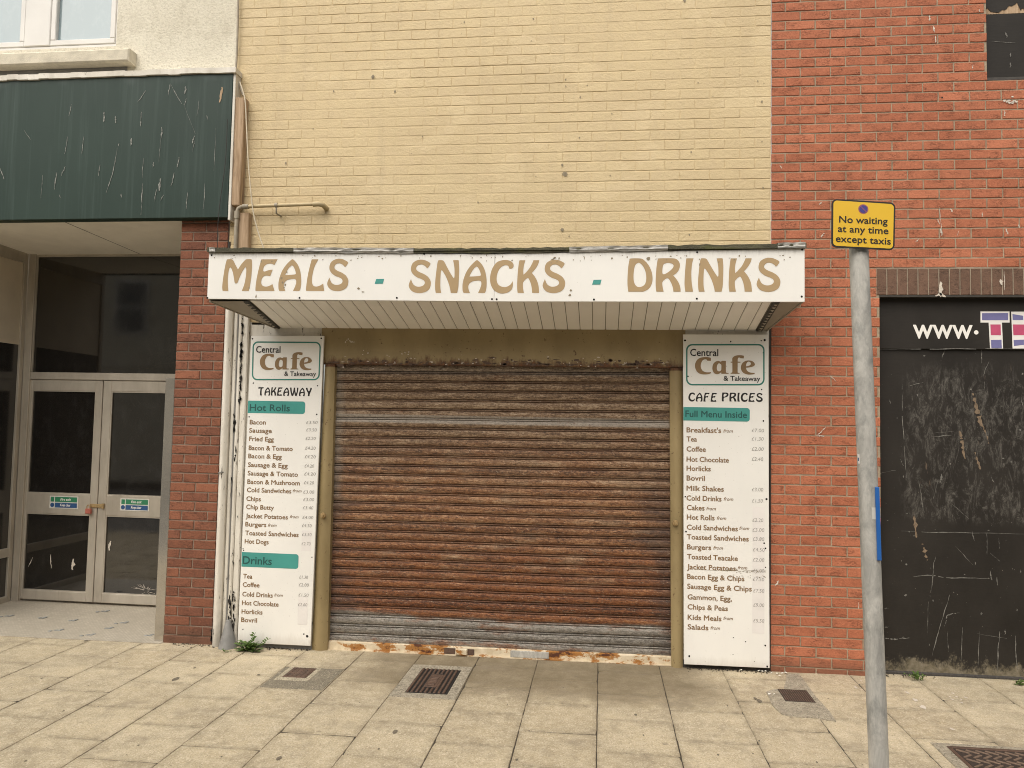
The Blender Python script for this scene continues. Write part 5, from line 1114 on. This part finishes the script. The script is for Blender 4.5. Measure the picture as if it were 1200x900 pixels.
m = MB(); m.slab([(ox + .004, YH, gz(3) + .015), (RX1, YH, gz(3) + .015), (RX1, YH, hz + .03), (ox + .004, YH, hz + .03)], (0, .018, 0), .002); mp = link('main_board', m, MT['black'], hg)
m = MB(); ribbon(m, [(1029, 409), (1110, 408.5), (1200, 409.5)], .8, YH - .022); ribbon(m, [(1056, 622.5), (1120, 624), (1200, 626)], .8, YH - .002); ribbon(m, [(1067, 676), (1090, 674), (1115, 677), (1160, 678)], 1.2, YH - .002)
for pts, wd in [([(1150, 410), (1150, 425)], 1.6), ([(1159, 423), (1152, 440)], 1.2), ([(1107, 411), (1104, 420)], 1.4), ([(1097, 651), (1094, 661), (1093, 680), (1090, 700)], 1.6), ([(1088, 705), (1087, 742)], 1.2), ([(1113, 697), (1103, 728), (1092, 768)], 1.6), ([(1107, 734), (1110, 722), (1116, 719), (1125, 718)], 2), ([(1160, 668), (1162, 680)], 2.2), ([(1168, 676), (1169, 686)], 1.6), ([(1139, 622), (1142, 634)], 1.8), ([(1156, 625), (1157, 650)], 1.2), ([(1170, 630), (1172, 643)], 1.2), ([(1197, 467), (1199, 476)], 1.4), ([(1153, 447), (1155, 460)], .9), ([(1162, 559), (1165, 566)], 1.4), ([(1110, 740), (1111, 764)], 1.2), ([(1128, 735), (1127, 775)], 1.2), ([(1148, 740), (1147, 780)], 1.6), ([(1172, 740), (1169, 785)], 2), ([(1190, 745), (1192, 783)], 2.2), ([(1178, 738), (1178, 744)], 2.4), ([(1037, 748), (1050, 749), (1066, 747)], 3.2), ([(1036, 735), (1042, 735)], 1.6), ([(1036, 713), (1041, 713)], 1.4), ([(1057, 450), (1058, 500), (1062, 560)], 1.6), ([(1075, 560), (1080, 580), (1082, 600)], 1.4), ([(1104, 555), (1102, 566)], 3), ([(1099, 563), (1094, 585)], 1.2), ([(1115, 590), (1135, 608)], 1), ([(1090, 512), (1116, 510)], 1.6), ([(1092, 508), (1118, 505)], 1), ([(1066, 452), (1082, 448)], 1.4), ([(1031, 555), (1050, 551)], .7), ([(1055, 538), (1059, 546)], 1), ([(1042, 468), (1044, 473)], 1.4), ([(1120, 640), (1140, 662)], .7), ([(1145, 742), (1180, 748)], .8), ([(1160, 648), (1172, 658)], .8)]:
    ribbon(m, pts, wd * .5, YH - .002, .6)
for k in range(26):
    blob(m, P(random.uniform(1040, 1200), random.uniform(415, 780), YH - .002), random.uniform(.003, .008), random.uniform(.003, .010), 7, .5)
link_each('scratch_stain', m, MT['mark'], mp)
m = MB()
for pts, wd in [([(1081, 637), (1084, 646), (1087, 657)], 5), ([(1139, 461), (1146, 482), (1153, 504)], 6), ([(1124, 505), (1128, 520), (1131, 538)], 4.4), ([(1143, 530), (1149, 550)], 4), ([(1071, 600), (1074, 630)], 4), ([(1153, 500), (1159, 520)], 2.4)]: ribbon(m, pts, wd * .6, YH - .0025, .7)
link_each('paper_stain', m, MT['markbeige'], mp)
m = MB(); m.slab([(ox + .002, YH - .018, gz(2.1) - .01), (RX1, YH - .018, gz(4) - .01), (RX1, YH - .018, gz(4) + .022), (ox + .002, YH - .018, gz(2.1) + .022)], (0, .05, 0), .008); link('base_strip', m, MT['grime'], hg)

# ================================================================== PARKING SIGN
YS_ = -3.2
A, B = P(1006.3, 293, YS_), P(1030, 897, YS_); d = (A - B) / (A[2] - B[2]); base = B + d * (gz(B[0]) - B[2] - .02); topp = A + d * .16
ps = thing('parking_sign', 'yellow parking restriction sign on a grey galvanised pole', 'street sign', base)
m = MB(); rad = .0325; m.tube([base + (topp - base) * t for t in np.linspace(0, 1, 8)], rad, 28); pl = link('pole', m, MT['pole'], ps)
Yq = YS_ - rad - .012
cs = [P(974.3, 289.6, Yq), P(1048.3, 293.4, Yq), P(1049.4, 237.6, Yq), P(974.8, 232.9, Yq)]
def rrect(q, r, n=6):
    q = [np.array(p) for p in q]; out = []
    for i in range(4):
        p, a, b = q[i], q[i-1], q[(i+1) % 4]; u = (a - p) / np.linalg.norm(a - p); v = (b - p) / np.linalg.norm(b - p)
        for k in range(n + 1): t = pi / 2 * k / n; out.append(p + u * r * (1 - sin(t)) + v * r * (1 - cos(t)))
    return out
def insetq(q, d):
    q = [np.array(p) for p in q]; out = []
    for i in range(4):
        p, a, b = q[i], q[i-1], q[(i+1) % 4]; out.append(p + d * ((a - p) / np.linalg.norm(a - p) + (b - p) / np.linalg.norm(b - p)))
    return out
o1 = rrect(cs, .018); m = MB(); m.slab(o1, (0, .004, 0)); sp_ = link('sign_plate', m, MT['ink'], ps)
o2 = rrect(insetq(cs, .0055), .013); m = MB(); m.add([p + np.array([0, -.0006, 0]) for p in o2], [tuple(range(len(o2)))]); link('sign_face', m, MT['signyellow'], sp_)
ux = (cs[1] - cs[0]) / np.linalg.norm(cs[1] - cs[0]); uz = (cs[3] - cs[0]) / np.linalg.norm(cs[3] - cs[0])
m = MB()
for s, x0, x1, yb, yb2 in (('No waiting', 983.5, 1040, 260.6, 263), ('at any time', 982, 1041, 271.5, 274.3), ('except taxis', 979.6, 1043.8, 283.2, 286.6)):
    a, b = P(x0, yb, Yq - .0012), P(x1, yb2, Yq - .0012); L = np.linalg.norm(b - a); put_text(m, s, a, L, .0236, (b - a) / L, uz, bold=.035)
link('lettering', m, MT['ink'], sp_)
c = P(1011.7, 245, Yq - .0010)
for r, mat, o in ((.0172, 'signred', 0), (.0135, 'signblue', .0005)):
    m = MB(); m.add([c + np.array([0, -o, 0]) + ux * r * cos(2*pi*k/24) + uz * r * sin(2*pi*k/24) for k in range(24)], [tuple(range(24))]); link('waiting_symbol', m, MT[mat], sp_)
m = MB(); e1, e2 = (ux - uz) / math.sqrt(2), (ux + uz) / math.sqrt(2); cc = c + np.array([0, -.001, 0]); m.quad(cc - e1 * .0135 - e2 * .0013, cc + e1 * .0135 - e2 * .0013, cc + e1 * .0135 + e2 * .0013, cc - e1 * .0135 + e2 * .0013); link('waiting_symbol', m, MT['signred'], sp_)
m = MB()
for zz in (.03, .12):
    c = A + d * (zz); m.tube([c + np.array([0, 0, -.008]), c + np.array([0, 0, .008])], rad + .003, 24)
link('clamp_band', m, MT['pole'], ps)
# blue plate clamped edge-on to the right of the pole
a, b = P(1028.2, 571, YS_ - .036), P(1030.9, 657, YS_ - .036); m = MB()
m.slab([b + [-.0068, 0, 0], b + [.0068, 0, 0], a + [.0068, 0, 0], a + [-.0068, 0, 0]], (.012, .21, 0), .001); link('side_plate', m, MT['plateblue'], ps)
def wrap(mat, pxc, py0, py1, a0, a1, n=8):
    z0, z1 = P(pxc, py1, YS_ - rad)[2], P(pxc, py0, YS_ - rad)[2]; m = MB(); V = []
    for k in range(n + 1):
        an = Rd(a0 + (a1 - a0) * k / n)
        for z in (z0, z1): c = base + d * (z - base[2]); V.append(c + (rad + .0008) * np.array([sin(an), -cos(an), 0]))
    m.add(V, [(2*k, 2*k+2, 2*k+3, 2*k+1) for k in range(n)], True); return link('pole_sticker', m, MT[mat], ps)
wrap('sticker', 1018, 594.5, 608.5, -2, 62); wrap('mint', 1004, 532.5, 543.5, -82, -62, 4); wrap('safeblue', 1004, 536.5, 540.5, -80, -68, 3)

# ================================================================== COVERS IN THE PAVEMENT
def sheet(mb, x0, x1, y0, y1, dz, th=.012, bev=.002): mb.slab([(x0, y0, gz(x0) + dz), (x1, y0, gz(x1) + dz), (x1, y1, gz(x1) + dz), (x0, y1, gz(x0) + dz)], (0, 0, -th), bev)
# ribbed iron cover in front of the shutter
x0, x1, y0, y1 = -1.295, -1.003, -.872, -.360
t = thing('drain_cover', 'ribbed rusty iron cover set in grey concrete in front of the shutter', 'drain cover', ((x0 + x1) / 2, (y0 + y1) / 2, gz(-1.15)), 'iron covers in the pavement')
m = MB(); sheet(m, -1.385, -.932, -.955, y1 + .10, .0038, .006); link('concrete_surround', m, MT['concrete'], t)
m = MB(); sheet(m, x0, x1, y0, y1, .0062, .006); cv = link('cover_plate', m, MT['hole'], t)
m = MB(); n = 9
for k in range(n):
    a = x0 + .006 + (x1 - x0 - .012) * k / n; b = a + (x1 - x0) / n * .52
    for ya, yb in (((y0 + .006, y0 + .10), (y1 - .11, y1 - .006)) if k in (3, 4, 5) else ((y0 + .006, y1 - .006),)): sheet(m, a, b, ya, yb, .0125, .008, .003)
link('raised_rib', m, MT['iron'], cv)
m = MB(); sheet(m, x0 + .10, x1 - .10, y0 + .12, y1 - .13, .0105, .006)
for k in range(7):
    yy = y0 + .15 + k * .031; sheet(m, x0 + .118 + random.uniform(-.004, .004), x1 - .118 + random.uniform(-.006, .006), yy, yy + .015, .0145, .006, .002)
link('centre_boss', m, MT['iron'], cv)
m = MB(); m.add([(x0 + .155 + .012 * cos(2*pi*k/12), y0 + .09 + .018 * sin(2*pi*k/12), gz(-1.14) + .0132) for k in range(12)], [tuple(range(12))]); link('lifting_hole', m, MT['hole'], cv)
# small stop-tap lid near the left menu board
x0, x1, y0, y1 = -2.235, -2.058, -.70, -.482
t = thing('stopcock_lid', 'small square iron lid bedded in pale mortar near the take-away board', 'drain cover', ((x0 + x1) / 2, (y0 + y1) / 2, gz(-2.1)), 'iron covers in the pavement')
m = MB(); sheet(m, x0 - .035, x1 + .035, y0 - .055, y1 + .02, .0055, .006); link('mortar_bed', m, MT['palemortar'], t)
m = MB(); sheet(m, -2.305, -1.86, -.915, -.462, .0032, .006); link('grey_paving_patch', m, m_concrete('dark_grey_patch', (.27, .235, .17)), t)
m = MB(); sheet(m, x0, x1, y0, y1, .0085, .008, .004); li = link('lid', m, MT['iron'], t)
m = MB()
for k in range(5):
    for j in range(5):
        cx, cy = x0 + .022 + k * .033, y0 + .026 + j * .042; sheet(m, cx - .011, cx + .011, cy - .013, cy + .013, .0115, .005, .002)
link('tread_stud', m, MT['iron'], li)
# patched cover by the red wall
x0, x1, y0, y1 = 1.242, 1.437, -.655, -.418
t = thing('meter_cover', 'finely ribbed iron cover in a rough concrete patch beside the red brick wall', 'drain cover', ((x0 + x1) / 2, (y0 + y1) / 2, gz(1.3)), 'iron covers in the pavement')
m = MB(); pts = [G(px, py) for px, py in [(898, 811), (905, 827), (917, 838), (930, 840.5), (955, 842), (980, 846), (972, 834), (957, 818), (944, 800), (936, 790), (922, 790), (921, 797), (918, 809), (908, 808)]]
m.slab([p + np.array([0, 0, .0045]) for p in pts], (0, 0, -.006)); link('concrete_patch', m, MT['concrete'], t)
m = MB(); sheet(m, x0, x1, y0, y1, .0075, .006); cv = link('cover_plate', m, MT['irondark'], t)
m = MB()
for k in range(13): a = x0 + .006 + k * .0145; sheet(m, a, a + .007, y0 + .006, y1 - .006, .0105, .005, .0015)
link('raised_rib', m, MT['iron'], cv)
# large chequered cover at the lower right
x0, x1, y0, y1 = 2.0, 2.62, -1.90, -1.278
t = thing('manhole_cover', 'large rusty manhole cover with a herringbone tread at the right end of the pavement', 'manhole cover', ((x0 + x1) / 2, (y0 + y1) / 2, gz(2.3)), 'iron covers in the pavement')
m = MB(); sheet(m, x0 - .075, x1 + .09, y0 - .09, y1 + .055, .0040, .006); link('concrete_surround', m, MT['concrete'], t)
m = MB()
for A_ in ((x0 - .008, x0 + .012, y0, y1), (x1 - .012, x1 + .008, y0, y1), (x0 + .0125, x1 - .0125, y1 - .02, y1 + .004), (x0 + .0125, x1 - .0125, y0 - .004, y0 + .02)): sheet(m, *A_, .0095, .008)
link('iron_frame', m, MT['iron'], t)
m = MB(); sheet(m, x0 + .016, x1 - .016, y0 + .024, y1 - .024, .0065, .006); cv = link('cover_plate', m, MT['irondark'], t)
m = MB()
for j in range(9):
    for k in range(11):
        cx, cy = x0 + .05 + k * .052, y0 + .06 + j * .062; s_ = 1 if j % 2 else -1; u = np.array([cos(Rd(38)), s_ * sin(Rd(38)), 0]); v = np.array([-u[1], u[0], 0]); c = np.array([cx, cy, gz(cx) + .0118])
        m.slab([c - u * .034 - v * .007, c + u * .034 - v * .007, c + u * .034 + v * .007, c - u * .034 + v * .007], (0, 0, -.006), .002)
link('tread_bar', m, MT['ironlight'], cv)

# ================================================================== WEEDS AND LITTER
def weed(px, py, yy, spread, h, n, label, tall=()):
    c = P(px, py, yy); c[2] = gz(c[0]); rg = random.Random(int(px)); m = MB()
    for k in range(n):
        an = rg.uniform(pi, 2*pi) if rg.random() < .7 else rg.uniform(0, 2*pi); L = rg.uniform(.4, 1) * spread; lift = rg.uniform(.15, 1) * h
        o = c + np.array([rg.gauss(0, spread * .22), rg.uniform(-.05, .0), 0]); tip = o + np.array([cos(an) * L, min(0.02, sin(an) * L * .5), lift]); md = (o + tip) / 2 + np.array([0, 0, lift * .35]); w_ = rg.uniform(.010, .022) * (spread / .12)
        t_ = tip - o; s = np.cross(t_, [0, 0, 1.]); s = s / (np.linalg.norm(s) + 1e-6) * w_; q = (md + tip) / 2 + np.array([0, 0, lift * .1])
        m.add([o, md - s * .7, md + s * .7, q - s, q + s * .9, tip], [(0, 1, 2), (1, 3, 4, 2), (3, 5, 4)])
        for e in range(2):
            b = md + (tip - md) * rg.uniform(.1, .6); tt = b + s * rg.choice((-2.4, 2.4)) + np.array([0, 0, .01]); m.add([b - t_ * .08, tt, b + t_ * .10], [(0, 1, 2)])
    for tx, ty in tall:
        e = P(tx, ty, yy); b = c + np.array([(e[0] - c[0]) * .25, -.01, 0]); m.tube([b, (b + e) / 2 + np.array([0, 0, .02]), e], [.003, .0025, .0015], 6)
        for k in range(7):
            p = b + (e - b) * (k + 2) / 9; s = np.array([rg.choice((-1, 1)) * .025, rg.uniform(-.012, .012), .018]); m.add([p, p + s * .6 + [0, 0, -.006], p + s, p + s * .5 + [0, 0, .01]], [(0, 1, 2, 3)])
    tag(link('weed', m, MT['leaf'], None, c), label, 'weed', 'weeds growing at the foot of the walls')
weed(292, 760, -.10, .115, .075, 70, 'bushy green weed growing at the foot of the take-away menu board', [(299.5, 741), (297, 744), (317, 748)])
weed(266, 763, -.17, .035, .025, 14, 'tiny weed sprouting beside the grey flashing cone')
weed(1073, 797, -.02, .06, .05, 22, 'thin green weed at the foot of the black hoarding, nearest the sign pole', [(1073, 788)])
weed(1192, 803, -.02, .06, .04, 22, 'low green weed at the foot of the black hoarding, farthest from the sign pole')
weed(1192, 877, 0, .05, .02, 18, 'x') if False else None
def scrap(pts, label):
    for px, py, r in pts:
        c = G(px, py); m = MB(); rg = random.Random(int(px * 7 + py)); n = 7
        ring = [c + np.array([r * .0062 * cos(2*pi*k/n) * rg.uniform(.5, 1.2), r * .0062 * sin(2*pi*k/n) * rg.uniform(.5, 1.2), .006 + rg.uniform(0, .012)]) for k in range(n)]
        m.add(ring + [c + np.array([0, 0, .016])], [(k, (k+1) % n, n) for k in range(n)]); tag(link('litter_scrap', m, MT['litter'], None, c), label, 'litter', 'white scraps by the right menu board')
scrap([(890, 788, 2.0), (894, 788.5, 1.6), (897, 788, 1.3), (904, 790, 1.4), (911, 791, 2.0), (914, 794, 2.4), (917, 790.5, 1.8), (921, 790, 1.6), (868, 787, 2.0), (902, 815, 2.0), (907, 815.5, 1.8)], 'tiny white scrap lying on the paving below the CAFE PRICES board')
m = MB(); rg = random.Random(3)
for k in range(260):
    a_, b_ = rg.choice(((804, 905), (804, 905), (1036, 1100), (310, 364), (198, 250))); px = rg.uniform(a_, b_); y = -abs(rg.gauss(.0, .03)) - .015; x = P(px, 785, y)[0]; r = rg.uniform(.003, .009)
    if 1036 <= px: y += .07
    c = np.array([x, y, gz(x) + .002]); n = 5; ring = [c + np.array([r * cos(2*pi*i/n), r * sin(2*pi*i/n), 0]) for i in range(n)]; m.add(ring + [c + np.array([0, 0, r * .8])], [(i, (i+1) % n, n) for i in range(n)])
o = link('grit', m, MT['joint'], None, (0, 0, 0)); o['kind'] = 'stuff'; tag(o, 'dark grit and dirt gathered along the foot of the walls', 'grit')

# ================================================================== OPPOSITE SIDE OF THE STREET (seen only in the shop glass)
m = MB(); m.quad((-60, -16.2, -.3), (60, -16.2, -.3), (60, -12.2, .0), (-60, -12.2, .0)); struct('far_pavement', m, MT['kerb'])
def terrace(x0, x1, h, mat, label, wins):
    Yo = -16.0; t = thing('terraced_building', label, 'building', ((x0 + x1) / 2, Yo - 4, -.3)); m = MB()
    m.slab([(x1, Yo, -.4), (x0, Yo, -.4), (x0, Yo, h), (x1, Yo, h)], (0, -8, 0)); m.slab([(x1 + .1, Yo + .15, h - .5), (x0 - .1, Yo + .15, h - .5), (x0 - .1, Yo + .15, h - .25), (x1 + .1, Yo + .15, h - .25)], (0, -.14, 0)); m.slab([(x1, Yo + .10, 3.5), (x0, Yo + .10, 3.5), (x0, Yo + .10, 3.9), (x1, Yo + .10, 3.9)], (0, -.09, 0)); link('wall', m, mat, t)
    for cx, cz, w_, hh in wins:
        m = MB(); f_ = .09
        for A_ in ((cx - w_/2, cx - w_/2 + f_, cz, cz + hh), (cx + w_/2 - f_, cx + w_/2, cz, cz + hh), (cx - w_/2 + f_, cx + w_/2 - f_, cz, cz + f_), (cx - w_/2 + f_, cx + w_/2 - f_, cz + hh - f_, cz + hh), (cx - w_/2 + f_, cx + w_/2 - f_, cz + hh/2 - .04, cz + hh/2 + .04)): m.box(A_[0], A_[1], Yo + .005, Yo + .06, A_[2], A_[3])
        wf_ = link('window', m, MT['upvc'], t); m = MB(); m.box(cx - w_/2 + f_, cx + w_/2 - f_, Yo + .004, Yo + .02, cz + f_, cz + hh - f_); link('pane', m, MT['glass'], wf_)
terrace(-17.4, -3.0, 10.0, MT['oppwall'], 'cream terrace with sash windows across the road, mirrored in the dark shop glass', [(x, z, 1.2, 1.9) for x in (-15.9, -12.9, -9.9, -6.9, -4.2) for z in (4.6, 7.3)])
terrace(-30, -17.6, 7.5, MT['oppbrick'], 'brown brick building across the road, darker than the cream terrace beside it', [(x, 4.4, 1.2, 1.8) for x in (-28, -25.4, -22.6, -19.6)])
terrace(-2.8, 22, 8.0, MT['oppbrick'], 'long brown brick building across the road behind the camera', [(x, 4.4, 1.2, 1.8) for x in (0, 4, 8, 12, 16)])
